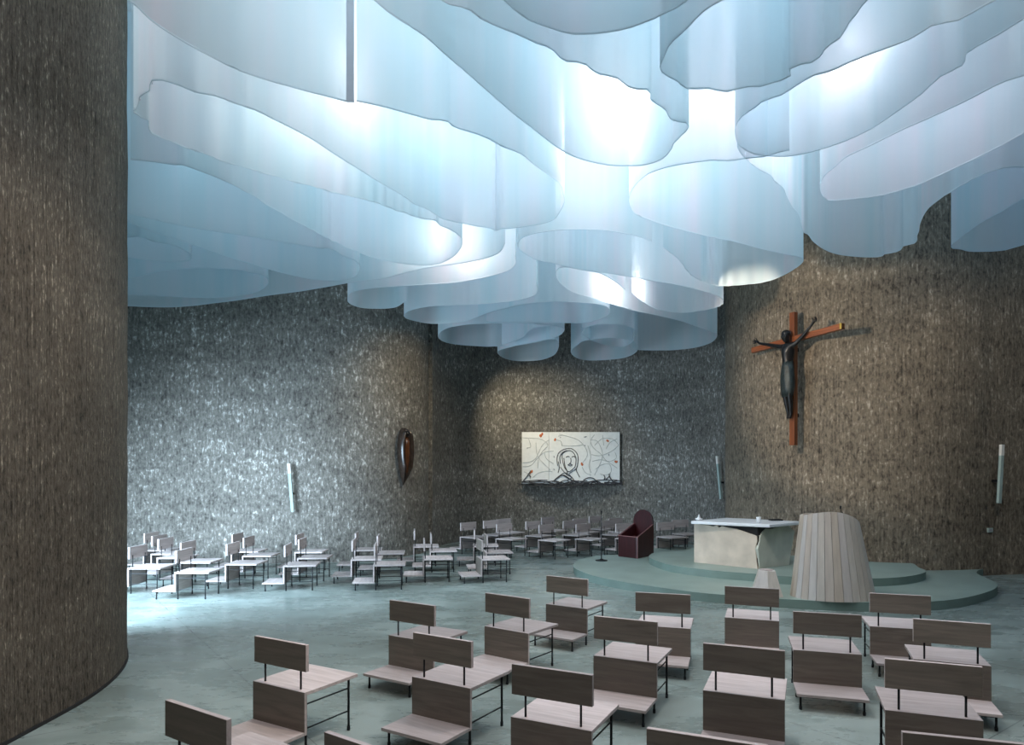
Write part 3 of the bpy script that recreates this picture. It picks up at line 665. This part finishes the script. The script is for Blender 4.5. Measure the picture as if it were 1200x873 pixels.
# ------------------------------------------------------------------ lectern
lp = (5.08, 10.82)
lec = thing('wooden_lectern', 'big tapered lectern of pale whitewashed staves on the platform', 'lectern', (lp[0], lp[1], 0.14))
bm = bmesh.new(); at = bm.faces.layers.float.new('stave')
NS = 30
def rim(a, t, grow=0.0):
    rx = 0.645 * (1 - t) + 0.445 * t + grow; ry = 0.52 * (1 - t) + 0.36 * t + grow
    return Vector((rx * math.cos(a) - 0.05 * t, ry * math.sin(a), 0))
def topz(a):
    return 1.345 - 0.075 * math.cos(a) - 0.13 * math.cos(a) ** 2 - 0.06 * max(0.0, math.sin(a))
for k in range(NS):
    a0 = 2 * PI * (k + 0.03) / NS; a1 = 2 * PI * (k + 0.97) / NS
    val = random.random()
    qs = []
    for a in (a0, a1):
        qs.append([rim(a, 0), rim(a, 1) + Vector((0, 0, topz(a))), rim(a, 1, -0.03) + Vector((0, 0, topz(a))), rim(a, 0, -0.03)])
    va = [bm.verts.new(p) for p in qs[0]]; vb = [bm.verts.new(p) for p in qs[1]]
    fs = [bm.faces.new((va[0], vb[0], vb[1], va[1])), bm.faces.new((va[1], vb[1], vb[2], va[2])), bm.faces.new((va[2], vb[2], vb[3], va[3])), bm.faces.new((va[3], vb[3], vb[0], va[0])), bm.faces.new(va), bm.faces.new(vb[::-1])]
    for f in fs: f[at] = val
obj('stave_shell', bm, M['stave'], lec)
bm = bmesh.new()
pts = [rim(2 * PI * k / 40, 1, -0.035) for k in range(40)]
prism(bm, [(p.x, p.y) for p in pts], lambda p: topz(math.atan2(p[1], p[0])) - 0.06, lambda p: topz(math.atan2(p[1], p[0])) - 0.03)
obj('reading_shelf', bm, M['seat'], lec)
bm = bmesh.new(); pts = [rim(2 * PI * k / 40, 0, -0.033) for k in range(40)]
pt2 = [rim(2 * PI * k / 40, 1, -0.033) for k in range(40)]
lo_ = [bm.verts.new(p) for p in pts]; hi_ = [bm.verts.new((p.x, p.y, 1.2)) for p in pt2]
for k in range(40): bm.faces.new((lo_[k], lo_[(k + 1) % 40], hi_[(k + 1) % 40], hi_[k]))
obj('inner_lining', bm, M['void'], lec)
mic = thing('lectern_microphone', 'thin black gooseneck microphone rising behind the lectern rim', 'microphone', (lp[0] + 0.33, lp[1] + 0.1, 1.36))
b = bmesh.new(); tube(b, [(0, 0, -0.03), (-0.05, 0, 0.02), (-0.10, 0, 0.08), (-0.16, -0.02, 0.12), (-0.17, -0.03, 0.17)], 0.006, 8); obj('gooseneck', b, M['metal'], mic)
b = bmesh.new(); tube(b, [(-0.17, -0.03, 0.16), (-0.17, -0.035, 0.21)], [0.012, 0.015], 10); obj('capsule', b, M['metal'], mic)

# small tapered stool
p0 = flo(902.8, 699.5, 0.14)
st = thing('tapered_stool', 'small pale tapered wooden stool between altar and lectern', 'stool', (p0.x, p0.y + 0.16, 0.14))
bm = bmesh.new(); at = bm.faces.layers.float.new('stave')
lo_, hi_ = [], []
n6 = 6
for k in range(n6):
    a = 2 * PI * (k + 0.25) / n6
    lo_.append(bm.verts.new((0.27 * math.cos(a), 0.27 * math.sin(a), 0))); hi_.append(bm.verts.new((0.145 * math.cos(a), 0.145 * math.sin(a), 0.40)))
for k in range(n6):
    f = bm.faces.new((lo_[k], lo_[(k + 1) % n6], hi_[(k + 1) % n6], hi_[k])); f[at] = 0.4 + 0.35 * (k % 2)
bm.faces.new(lo_[::-1])[at] = 0.5
f = bm.faces.new(hi_); f[at] = 0.6
obj('body', bm, M['stave'], st, bevel=0.004)
obj('top', lathe(bmesh.new(), [(0.11, 0.398), (0.115, 0.41), (0.09, 0.418)], 6), M['seat'], st)

# ------------------------------------------------------------------ red armchair
K = Vector((2.85, 15.5)); Lc = Vector((2.48, 15.95)); Rb = Vector((3.35, 16.13)); Lb = Lc + (Rb - K)
O = (K + Lb) / 2
arm = thing('red_armchair', 'dark red armchair with a high rounded back, on the platform beside the microphone stand', 'chair', (O.x, O.y, 0.14))
lo2 = lambda p: (p.x - O.x, p.y - O.y)
def slabpoly(a, b, poly, th, away):
    a = v2(a); b = v2(b); t = (b - a).normalized(); n = Vector((-t.y, t.x))
    if n.dot(v2(away)) < 0: n = -n
    bm = bmesh.new()
    f1 = [bm.verts.new((*(a + t * u), z)) for u, z in poly]; f2 = [bm.verts.new((*(a + t * u + n * th), z)) for u, z in poly]
    bm.faces.new(f1); bm.faces.new(f2[::-1])
    for i in range(len(poly)):
        j = (i + 1) % len(poly); bm.faces.new((f1[i], f2[i], f2[j], f1[j]))
    return bm
wF = (K - Lc).length; dS = (Rb - K).length
obj('front_panel', slabpoly(lo2(Lc), lo2(K), [(0, 0), (wF, 0), (wF, 0.485), (0, 0.485)], 0.04, (0, 1)), M['red'], arm, bevel=0.006)
obj('side_panel', slabpoly(lo2(K), lo2(Rb), [(0, 0), (dS, 0), (dS, 0.80), (dS * 0.98, 0.74), (0, 0.485)], 0.045, (-1, 0.5)), M['red'], arm, bevel=0.006)
obj('side_panel', slabpoly(lo2(Lc), lo2(Lb), [(0, 0), (dS, 0), (dS, 0.80), (dS * 0.98, 0.74), (0, 0.485)], 0.045, (1, -0.5)), M['red'], arm, bevel=0.006)
wb = (Rb - Lb).length
arch = [(0, 0), (wb, 0)] + [(wb / 2 + wb / 2 * math.cos(a), 0.80 + 0.27 * math.sin(a)) for a in [PI * k / 16 for k in range(17)]]
obj('backrest', slabpoly(lo2(Lb), lo2(Rb), arch, 0.05, (-1, -1)), M['red'], arm, bevel=0.006)
q = [K.lerp(Lb, 0.07), Rb.lerp(Lc, 0.07), Lb.lerp(K, 0.07), Lc.lerp(Rb, 0.07)]
obj('seat_cushion', prism(bmesh.new(), [lo2(p) for p in q], 0.33, 0.43), M['red'], arm, bevel=0.01)
b = bmesh.new()
for a_, b_, z0, z1 in ((K, Rb, 0.487, 0.742), (Lc, K, 0.487, 0.487), (Lc, Lb, 0.487, 0.742)):
    tube(b, [(*lo2(a_), z0), (*lo2(b_), z1)], 0.007, 6)
tube(b, [(*lo2(K), 0.0), (*lo2(K), 0.487)], 0.006, 6)
obj('piping', b, M['seam'], arm)['label'] = 'pinkish edge piping'

# microphone stand
pm = flo(704.8, 657, 0.14)
ms = thing('microphone_stand', 'thin black microphone stand with a round base at the platform edge', 'stand', (pm.x, pm.y, 0.14))
obj('base', lathe(bmesh.new(), [(0.135, 0), (0.135, 0.014), (0.05, 0.03), (0.02, 0.045)], 24), M['metal'], ms)
b = bmesh.new(); tube(b, [(0, 0, 0.03), (0, 0, 0.75)], 0.012, 8); tube(b, [(0, 0, 0.75), (0, 0, 1.03)], 0.008, 8); obj('pole', b, M['metal'], ms)
b = bmesh.new(); tube(b, [(0, 0, 1.02), (0, -0.01, 1.11)], [0.012, 0.018], 10); obj('microphone', b, M['metal'], ms)

# ------------------------------------------------------------------ crucifix
cx_ = thing('crucifix', 'orange wooden cross carrying a dark bronze figure, on the ochre wall', 'crucifix', (6.02, 14.60, 2.68), math.radians(-62.8))
b = B(-0.062, 0.062, -0.055, 0.055, 0, 2.84)
obj('upright', b, M['cross'], cx_, bevel=0.006)
bm = bmesh.new(); box(bm, -1.12, 1.2, -0.06, 0.05, 2.20, 2.32)
for v in bm.verts: v.co.z += 0.05 * (v.co.x) 
obj('crossbar', bm, M['cross_arm'], cx_, bevel=0.006)
bm = bmesh.new(); box(bm, 1.16, 1.205, -0.064, -0.058, 2.262, 2.376); obj('end_cap', bm, M['gold'], cx_)
bm = bmesh.new(); box(bm, -0.04, 0.04, 0.05, 0.12, 2.0, 2.08); box(bm, -0.04, 0.04, 0.05, 0.12, 0.6, 0.68); obj('bracket', bm, M['metal'], cx_)
# figure: one skinned surface
Zc = 2.68
V = []; E = []; RR = []
def jv(x, y, z, r, par=None):
    V.append((x, y, z - Zc)); RR.append(r); i = len(V) - 1
    if par is not None: E.append((par, i))
    return i
pel = jv(-0.01, -0.16, 4.16, (0.125, 0.10))
ab = jv(-0.005, -0.165, 4.36, (0.105, 0.085), pel)
ch = jv(0, -0.17, 4.60, (0.135, 0.10), ab)
sh = jv(0, -0.17, 4.76, (0.11, 0.08), ch)
nk = jv(-0.01, -0.185, 4.86, (0.045, 0.045), sh)
jw = jv(-0.02, -0.215, 4.93, (0.065, 0.07), nk)
hd = jv(-0.03, -0.215, 5.02, (0.085, 0.095), jw)
ht = jv(-0.03, -0.205, 5.10, (0.06, 0.07), hd)
nose = jv(-0.025, -0.315, 4.975, (0.014, 0.014), jw)
def hand(w, dirx, up):
    for k, (sp, ln) in enumerate(((-0.5, 0.075), (-0.2, 0.10), (0.05, 0.11), (0.3, 0.10), (0.9, 0.07))):
        dx, dz = dirx * math.cos(sp + up), math.sin(sp + up)
        x, y, z = V[w]; z += Zc
        m_ = jv(x + dx * (0.05 + ln * .4), y - 0.005, z + dz * (0.05 + ln * .4), (0.011, 0.011), w)
        jv(x + dx * (0.05 + ln * .8), y - 0.035, z + dz * (0.05 + ln * .8), (0.008, 0.008), m_)
sl = jv(-0.17, -0.165, 4.80, (0.055, 0.055), sh); e1 = jv(-0.33, -0.15, 4.84, (0.046, 0.046), sl)
e2 = jv(-0.52, -0.14, 4.90, (0.040, 0.040), e1); w1 = jv(-0.80, -0.13, 4.98, (0.026, 0.026), e2); h1 = jv(-0.87, -0.125, 5.02, (0.034, 0.022), w1)
hand(h1, -1, 0.35)
sr = jv(0.17, -0.165, 4.80, (0.055, 0.055), sh); f1 = jv(0.26, -0.15, 4.87, (0.046, 0.046), sr)
f2 = jv(0.38, -0.14, 4.96, (0.038, 0.038), f1); w2 = jv(0.55, -0.13, 5.12, (0.026, 0.026), f2); h2 = jv(0.60, -0.125, 5.17, (0.034, 0.022), w2)
hand(h2, 1, 0.7)
for s, kx in ((-1, -0.01), (1, 0.0)):
    th = jv(s * 0.07 - 0.01, -0.16, 4.02, (0.085, 0.085), pel); kn = jv(s * 0.055, -0.19, 3.72, (0.058, 0.06), th)
    cf = jv(s * 0.05 + 0.005, -0.16, 3.58, (0.055, 0.058), kn); an = jv(s * 0.032 + 0.01, -0.13, 3.34, (0.034, 0.036), cf); jv(s * 0.03 + 0.012, -0.17, 3.24, (0.034, 0.026), an)
me = bpy.data.meshes.new('figure'); me.from_pydata(V, E, []); me.materials.append(M['bronze'])
fg = bpy.data.objects.new('figure', me); C.objects.link(fg); fg.parent = cx_
sk = fg.modifiers.new('skin', 'SKIN'); sk.use_smooth_shade = True
for i, r in enumerate(RR):
    me.skin_vertices[0].data[i].radius = r
me.skin_vertices[0].data[0].use_root = True
sd = fg.modifiers.new('sub', 'SUBSURF'); sd.levels = 2; sd.render_levels = 2
fg['label'] = 'dark bronze figure with outstretched raised arms'
bm = bmesh.new()
prof = [(0.115, 4.46), (0.135, 4.34), (0.155, 4.18), (0.16, 4.02), (0.15, 3.86), (0.125, 3.72)]
rings = []
for r, z in prof:
    rings.append([bm.verts.new((-0.015 + r * (1 + 0.05 * math.sin(7 * a + z * 9)) * math.cos(a), -0.165 + 0.78 * r * (1 + 0.06 * math.sin(9 * a + z * 5)) * math.sin(a), z - Zc + 0.02 * math.sin(3 * a))) for a in [2 * PI * k / 28 for k in range(28)]])
for a_, b_ in zip(rings, rings[1:]):
    for k in range(28): bm.faces.new((a_[k], a_[(k + 1) % 28], b_[(k + 1) % 28], b_[k]))
bm.faces.new(rings[0]); bm.faces.new(rings[-1][::-1])
obj('loincloth', bm, M['verdigris'], cx_, smooth=True)
b = bmesh.new()
bmesh.ops.create_uvsphere(b, u_segments=16, v_segments=10, radius=0.1, matrix=Matrix.Translation((-0.03, -0.19, 5.05 - Zc)) @ Matrix.Diagonal((0.98, 1.0, 0.85, 1)))
obj('hair', b, M['bronze'], cx_, smooth=True)

# ------------------------------------------------------------------ line drawing on white panels
PY = 22.18
def pp(x, y, dy=0.0):
    """zoomed picture coordinates of the drawing -> metres on its plane"""
    px = 590 + x / 7.5; py = 490 + y / 7.5
    return Vector(((px - CX) / F * PY, dy, H - (py - CY) / F * PY - 1.6))
art = thing('wire_drawing', 'wide white three-panel wire drawing of a veiled head with orange bits', 'artwork', (0, PY, 1.6))
for x0, x1 in ((162, 398), (400, 763), (765, 1022)):
    a_ = pp(x0, 122); c_ = pp(x1, 575)
    obj('white_panel', B(a_.x, c_.x, 0.0, 0.06, c_.z, a_.z), M['panel'], art, bevel=0.004)
a_ = pp(150, 116); c_ = pp(1028, 580)
fb = bmesh.new()
box(fb, a_.x + 0.05, c_.x - 0.05, 0.0605, 0.12, c_.z + 0.05, a_.z - 0.05)
obj('backing_frame', fb, M['board'], art)
def wire(lines, mat, name, r=0.006, y=-0.008, sub=6):
    b = bmesh.new()
    for ln in lines:
        pts = catmull([pp(x, yy, y) for x, yy in ln], sub)
        tube(b, pts, r, 5)
    return obj(name, b, mat, art)
wire([[(165, 172), (250, 175), (330, 185), (390, 235), (345, 290), (310, 350), (300, 440)], [(285, 215), (290, 290), (310, 350), (350, 395), (410, 455)],
      [(170, 390), (230, 385), (285, 350), (340, 240), (400, 190)], [(170, 425), (240, 415), (300, 350), (360, 300), (440, 290)], [(260, 520), (310, 480), (380, 465), (430, 470)],
      [(490, 140), (580, 165), (660, 195), (720, 260), (735, 330), (690, 400)], [(510, 240), (600, 245), (700, 235)], [(440, 190), (500, 200), (515, 245)],
      [(800, 145), (765, 200), (790, 260), (860, 320), (900, 370), (1000, 440)], [(770, 190), (830, 210), (870, 320), (840, 420), (800, 500)],
      [(800, 240), (870, 180), (960, 185), (1015, 240)], [(770, 320), (850, 330), (950, 290), (1010, 240)], [(780, 380), (850, 365), (930, 380), (990, 350), (980, 300)],
      [(870, 150), (880, 240)], [(900, 270), (935, 215), (1000, 180)], [(810, 450), (860, 410), (930, 405), (945, 470), (900, 500), (850, 490)], [(690, 430), (720, 480), (770, 500)], [(180, 470), (215, 490), (240, 540)],
      [(220, 180), (240, 250), (205, 260)], [(740, 240), (765, 330), (750, 420), (770, 480)], [(360, 310), (380, 360), (440, 400)], [(560, 160), (520, 150), (480, 160)]], M['linepale'], 'wire_line', 0.010)
wire([[(475, 420), (470, 350), (490, 300), (540, 272), (600, 270), (645, 310), (655, 370), (640, 440), (600, 470), (575, 490)],
      [(500, 400), (495, 340), (520, 300), (560, 285)], [(515, 350), (520, 310), (570, 285), (610, 300), (635, 350), (630, 420), (600, 455), (570, 470), (540, 440), (525, 400), (515, 350)],
      [(550, 345), (565, 335), (580, 342)], [(600, 345), (615, 335), (630, 345)], [(590, 350), (592, 385), (580, 398)], [(565, 410), (585, 403), (605, 412), (585, 420), (565, 410)],
      [(500, 430), (530, 470), (560, 500), (600, 520), (560, 545)], [(650, 420), (640, 460), (670, 520)], [(450, 540), (500, 500), (540, 480), (580, 500), (620, 545)], [(480, 480), (490, 430), (480, 380)],
      [(530, 350), (540, 420), (560, 470), (555, 500)]], M['dline'], 'head_outline', 0.012, -0.015)
random.seed(11)
br = []
for k in range(30):
    x = 120 + 30 * k + random.uniform(-20, 20); y = 570 + random.uniform(-12, 14)
    br.append([(x, y), (x + 50, y + random.uniform(-18, 18)), (x + 110, y + random.uniform(-14, 20)), (x + 160, y + random.uniform(-20, 20))])
br = [[(min(a, 1035), b_) for a, b_ in l] for l in br]
br += [[(165, 560), (200, 520), (225, 485), (240, 460)], [(225, 490), (240, 520)], [(180, 555), (290, 545), (385, 545)], [(880, 500), (890, 520), (880, 545)], [(930, 490), (928, 510), (960, 560)], [(928, 510), (900, 540)],
       [(700, 545), (740, 525), (790, 530), (830, 570)], [(430, 560), (480, 520), (530, 500), (600, 550)], [(520, 500), (600, 545), (680, 555)], [(390, 600), (480, 615), (560, 600), (660, 608), (740, 612), (800, 590)], [(120, 600), (170, 575)], [(600, 600), (690, 575), (830, 545), (1000, 545)]]
wire(br, M['dline'], 'thorn_branch', 0.015, -0.035, 3)['label'] = 'tangled dark twigs along the lower edge'
b = bmesh.new()
for x, y, s in ((333, 148, 1.3), (445, 188, 1.1), (240, 468, 1.2), (695, 400, 1.1), (912, 203, .9), (990, 378, 1.0)):
    c_ = pp(x, y, -0.012)
    for k in range(3):
        a = random.uniform(0, 6.28); d = 0.03 * s
        q = c_ + Vector((math.cos(a) * d, 0, math.sin(a) * d))
        lathe_m = Matrix.Translation(q) @ Matrix.Diagonal((1, 0.4, 1.3, 1))
        bmesh.ops.create_icosphere(b, subdivisions=1, radius=0.03 * s, matrix=lathe_m)
obj('petal', b, M['orange'], art)
b = bmesh.new()
for x, y, s in ((720, 165, 1.2), (445, 340, .9), (445, 450, .8), (925, 323, .9), (715, 240, .7), (210, 265, .5), (500, 170, .6)):
    c_ = pp(x, y, -0.012)
    bmesh.ops.create_icosphere(b, subdivisions=1, radius=0.035 * s, matrix=Matrix.Translation(c_) @ Matrix.Rotation(s * 5, 4, 'Y') @ Matrix.Diagonal((1.4, 0.4, 0.5, 1)))
obj('leaf', b, M['line'], art)
wire([[(480, 70), (520, 100), (570, 110), (600, 95), (580, 75)], [(500, 95), (560, 95)], [(1028, 190), (1040, 200), (1050, 195)]], M['dline'], 'loose_twig', 0.007, 0.05)

# ------------------------------------------------------------------ leaf shaped sculpture
ld = thing('leaf_sculpture', 'dark pointed leaf shaped wood sculpture with an amber figure inside, on the left wall', 'sculpture', (-2.66, 16.88, 1.78), math.radians(57))
def leafprof(n, wmax, h, depth, inset=0.0):
    """boat-like half hull: rows from tip to head"""
    bm = bmesh.new(); rows = []
    for i in range(n + 1):
        t = i / n
        w = wmax * (math.sin(PI * min(1, t ** 0.85) * 0.5) if t < 0.62 else math.sqrt(max(0.0, 1 - ((t - 0.62) / 0.39) ** 2.4)))
        w = max(w, 0.004)
        row = []
        for k in range(13):
            a = PI * k / 12
            row.append(bm.verts.new((w * math.cos(a), -depth * (w / wmax) * math.sin(a) + inset, t * h)))
        rows.append(row)
    for a, b in zip(rows, rows[1:]):
        for k in range(12): bm.faces.new((a[k], a[k + 1], b[k + 1], b[k]))
    for a, b in zip(rows, rows[1:]): bm.faces.new((a[0], b[0], b[12], a[12]))
    return bm
bm = bmesh.new()
n = 28; rows = []
for i in range(n + 1):
    t = i / n
    w = 0.205 * (math.sin(PI * 0.5 * min(1.0, t / 0.62)) ** 0.9 if t < 0.62 else math.sqrt(max(0.0, 1 - ((t - 0.62) / 0.385) ** 2.2)))
    w = max(w, 0.004); row = []
    for fac, dy in ((1.0, 0.05), (1.0, -0.14), (0.78, -0.17), (0.60, -0.08), (0.0, -0.02), (-0.60, -0.08), (-0.78, -0.17), (-1.0, -0.14), (-1.0, 0.05)):
        q = min(1, w / 0.15)
        row.append(bm.verts.new((w * fac, 0.05 + (dy - 0.05) * q, t * 1.42)))
    rows.append(row)
for a, b in zip(rows, rows[1:]):
    for k in range(9): bm.faces.new((a[k], a[(k + 1) % 9], b[(k + 1) % 9], b[k]))
bm.faces.new(rows[0]); bm.faces.new(rows[-1][::-1])
obj('hull', bm, M['hull'], ld, smooth=True)
b = lathe(bmesh.new(), [(0.01, 0.22), (0.05, 0.45), (0.085, 0.75), (0.095, 1.0), (0.07, 1.12), (0.04, 1.17)], 16, 0, -0.07, 1, 0.9); obj('inner_figure', b, M['amber'], ld, smooth=True)
b = bmesh.new(); bmesh.ops.create_uvsphere(b, u_segments=16, v_segments=10, radius=0.075, matrix=Matrix.Translation((0, -0.09, 1.27))); obj('figure_head', b, M['bronze'], ld, smooth=True)

# ------------------------------------------------------------------ tilted wall bars
def wall_bar(x, y, zb, L, rz, tilt, label):
    t = thing('wall_bar_light', label, 'wall light', (x, y, zb), math.radians(rz), 'slim tilted wall lights')
    bm = bmesh.new(); box(bm, -0.034, 0.034, -0.15, -0.09, 0, L)
    bo = obj('bar', bm, M['bar'], t, bevel=0.004); bo.rotation_euler = (0, math.radians(tilt), 0)
    bm = bmesh.new(); box(bm, -0.035, 0.035, -0.151, -0.089, L - 0.22, L + 0.002)  # paler sleeve that paints the lit upper end of the bar
    bo = obj('lit_tip', bm, M['lit_tip'], t, bevel=0.004); bo.rotation_euler = (0, math.radians(tilt), 0)
    bm = bmesh.new(); box(bm, -0.02, 0.02, -0.10, 0.12, L * 0.36, L * 0.40)
    bo = obj('bracket', bm, M['metal'], t); bo.rotation_euler = (0, math.radians(tilt), 0)
    return t
wall_bar(-5.02, 15.72, 1.20, 1.10, 4, -4.5, 'slim tilted white wall light on the left wall, lit by daylight')
wall_bar(5.92, 19.05, 1.36, 1.20, -62, -7, 'slim pale green wall light leaning at the right edge of the niche')
wall_bar(9.78, 13.86, 1.48, 1.18, 10, 3.6, 'slim green-grey wall light at the right of the crucifix wall')
so = thing('wall_socket', 'small grey square socket plate low on the crucifix wall', 'socket', (9.72, 13.90, 0.88), math.radians(12))
obj('plate', B(-0.06, 0.06, -0.03, 0.03, 0, 0.09), M['bar'], so, bevel=0.004)
obj('socket_face', B(-0.035, 0.035, -0.034, -0.029, 0.02, 0.07), M['line'], so)

# ------------------------------------------------------------------ light
def area(name, loc_, rot, sx, sy, power, col, spread=180):
    l = bpy.data.lights.new(name, 'AREA'); l.shape = 'RECTANGLE'; l.size = sx; l.size_y = sy; l.energy = power; l.color = col; l.spread = math.radians(spread)
    o = bpy.data.objects.new(name, l); C.objects.link(o); o.location = loc_; o.rotation_euler = rot; return o
def point(name, loc_, power, col, r=0.12):
    l = bpy.data.lights.new(name, 'POINT'); l.energy = power; l.color = col; l.shadow_soft_size = r
    o = bpy.data.objects.new(name, l); C.objects.link(o); o.location = loc_; return o
def spot(name, loc_, target, power, col, ang, blend=0.5, r=0.08):
    l = bpy.data.lights.new(name, 'SPOT'); l.energy = power; l.color = col; l.spot_size = math.radians(ang); l.spot_blend = blend; l.shadow_soft_size = r
    o = bpy.data.objects.new(name, l); C.objects.link(o); o.location = loc_
    o.rotation_euler = (Vector(target) - Vector(loc_)).to_track_quat('-Z', 'Y').to_euler(); return o

area('overhead_fill_centre', (1.0, 8.5, 8.27), (0, 0, 0), 8, 9, 380, (0.88, 0.96, 1.0))  # added panels below the closed ceiling, general light for the drapes
area('overhead_fill_left', (-7.0, 12.0, 8.27), (0, 0, 0), 7, 6, 42, (0.36, 0.72, 1.0))
area('overhead_fill_right', (9.0, 9.0, 8.27), (0, 0, 0), 6, 9, 115, (0.34, 0.64, 1.0))
area('overhead_fill_near', (0.5, 1.5, 8.27), (0, 0, 0), 8, 6, 300, (1.0, 0.94, 0.97))
area('overhead_fill_niche', (2.0, 17.5, 8.27), (0, 0, 0), 5, 6, 50, (0.60, 0.82, 1.0))  # overhead panel added to lift the niche
dl = area('window_daylight', (-7.9, 9.25, 1.9), (0, 0, 0), 5.4, 3.4, 950, (0.60, 0.80, 1.0), 112)
dl.rotation_euler = Vector((0.54, 0.80, -0.46)).to_track_quat('-Z', 'Y').to_euler()
point('lamp_a', (1.05, 8.25, 6.3), 62, (1.0, 0.92, 0.92), 0.15)
point('drape_fill_left', (-5.0, 10.2, 6.9), 22, (0.62, 0.90, 1.0), 0.4)  # added between drapes to vary their brightness, no fixture there
point('drape_fill_mid', (-1.5, 9.3, 6.8), 26, (0.85, 0.95, 1.0), 0.4)  # another added fill inside a drape loop
point('lamp_b', (2.2, 13.4, 5.75), 60, (1.0, 0.93, 0.93), 0.15)
point('lamp_c', (-2.1, 7.6, 6.5), 55, (1.0, 0.93, 0.88), 0.4)
point('lamp_d', (3.7, 7.1, 6.5), 75, (1.0, 0.80, 0.82), 0.4)
point('lamp_e', (-0.9, 11.7, 6.0), 45, (1.0, 0.82, 0.78), 0.3)
point('lamp_f', (2.4, 8.25, 6.4), 50, (1.0, 0.96, 1.0), 0.25)
spot('spot_crucifix', (2.3, 11.4, 5.0), (6.9, 14.3, 4.35), 600, (1.0, 0.84, 0.66), 60, 0.4)
spot('spot_right_wall', (8.0, 10.2, 5.42), (9.8, 14.0, 3.2), 120, (1.0, 0.86, 0.70), 90, 0.8)
spot('spot_drawing', (0.2, 19.4, 5.3), (0.9, 22.5, 3.1), 420, (1.0, 0.86, 0.62), 92, 1.0)
spot('spot_left_corner', (-0.3, 14.2, 5.35), (-2.6, 17.0, 3.4), 300, (1.0, 0.78, 0.48), 74, 0.9)
spot('spot_cylinder', (0.5, 4.5, 5.4), (-3.9, 5.6, 1.5), 330, (1.0, 0.87, 0.72), 70, 0.6)
spot('spot_altar', (2.5, 9.6, 5.42), (4.8, 12.6, 0.7), 340, (1.0, 0.88, 0.76), 60, 0.9)
spot('floor_fill_near', (1.4, 6.2, 5.42), (1.0, 5.0, 0.0), 320, (1.0, 0.90, 0.88), 120, 1.0, 0.15)  # this and the next three: fill added to brighten floor and seats
spot('floor_fill_far', (-0.8, 11.4, 5.42), (-0.4, 12.4, 0.0), 330, (0.92, 0.97, 1.0), 110, 1.0, 0.15)
spot('floor_fill_right', (5.4, 7.8, 5.42), (5.4, 8.0, 0.0), 150, (0.90, 0.95, 1.0), 120, 1.0, 0.15)
spot('floor_fill_niche', (1.8, 18.2, 5.42), (1.8, 18.6, 0.0), 200, (0.75, 0.88, 1.0), 130, 1.0, 0.15)

w = bpy.data.worlds.new('w'); scn.world = w; w.use_nodes = True
w.node_tree.nodes['Background'].inputs[0].default_value = (0.55, 0.75, 1.0, 1); w.node_tree.nodes['Background'].inputs[1].default_value = 0.6

# ------------------------------------------------------------------ camera
cam = bpy.data.cameras.new('camera'); co = bpy.data.objects.new('camera', cam); C.objects.link(co)
cam.sensor_width = 36; cam.lens = 24; cam.sensor_fit = 'HORIZONTAL'
cam.shift_y = (CY - 436.5) / 1200.0
co.location = (0, 0, H); co.rotation_euler = (PI / 2, 0, 0); cam.clip_end = 100
scn.camera = co
scn.view_settings.view_transform = 'Standard'; scn.view_settings.look = 'None'
scn.view_settings.gamma = 1; scn.view_settings.exposure = 0.0; scn.view_settings.use_curve_mapping = False
scn.cycles.max_bounces = 10; scn.cycles.diffuse_bounces = 5; scn.cycles.transmission_bounces = 8; scn.cycles.transparent_max_bounces = 16
scn.cycles.use_denoising = True
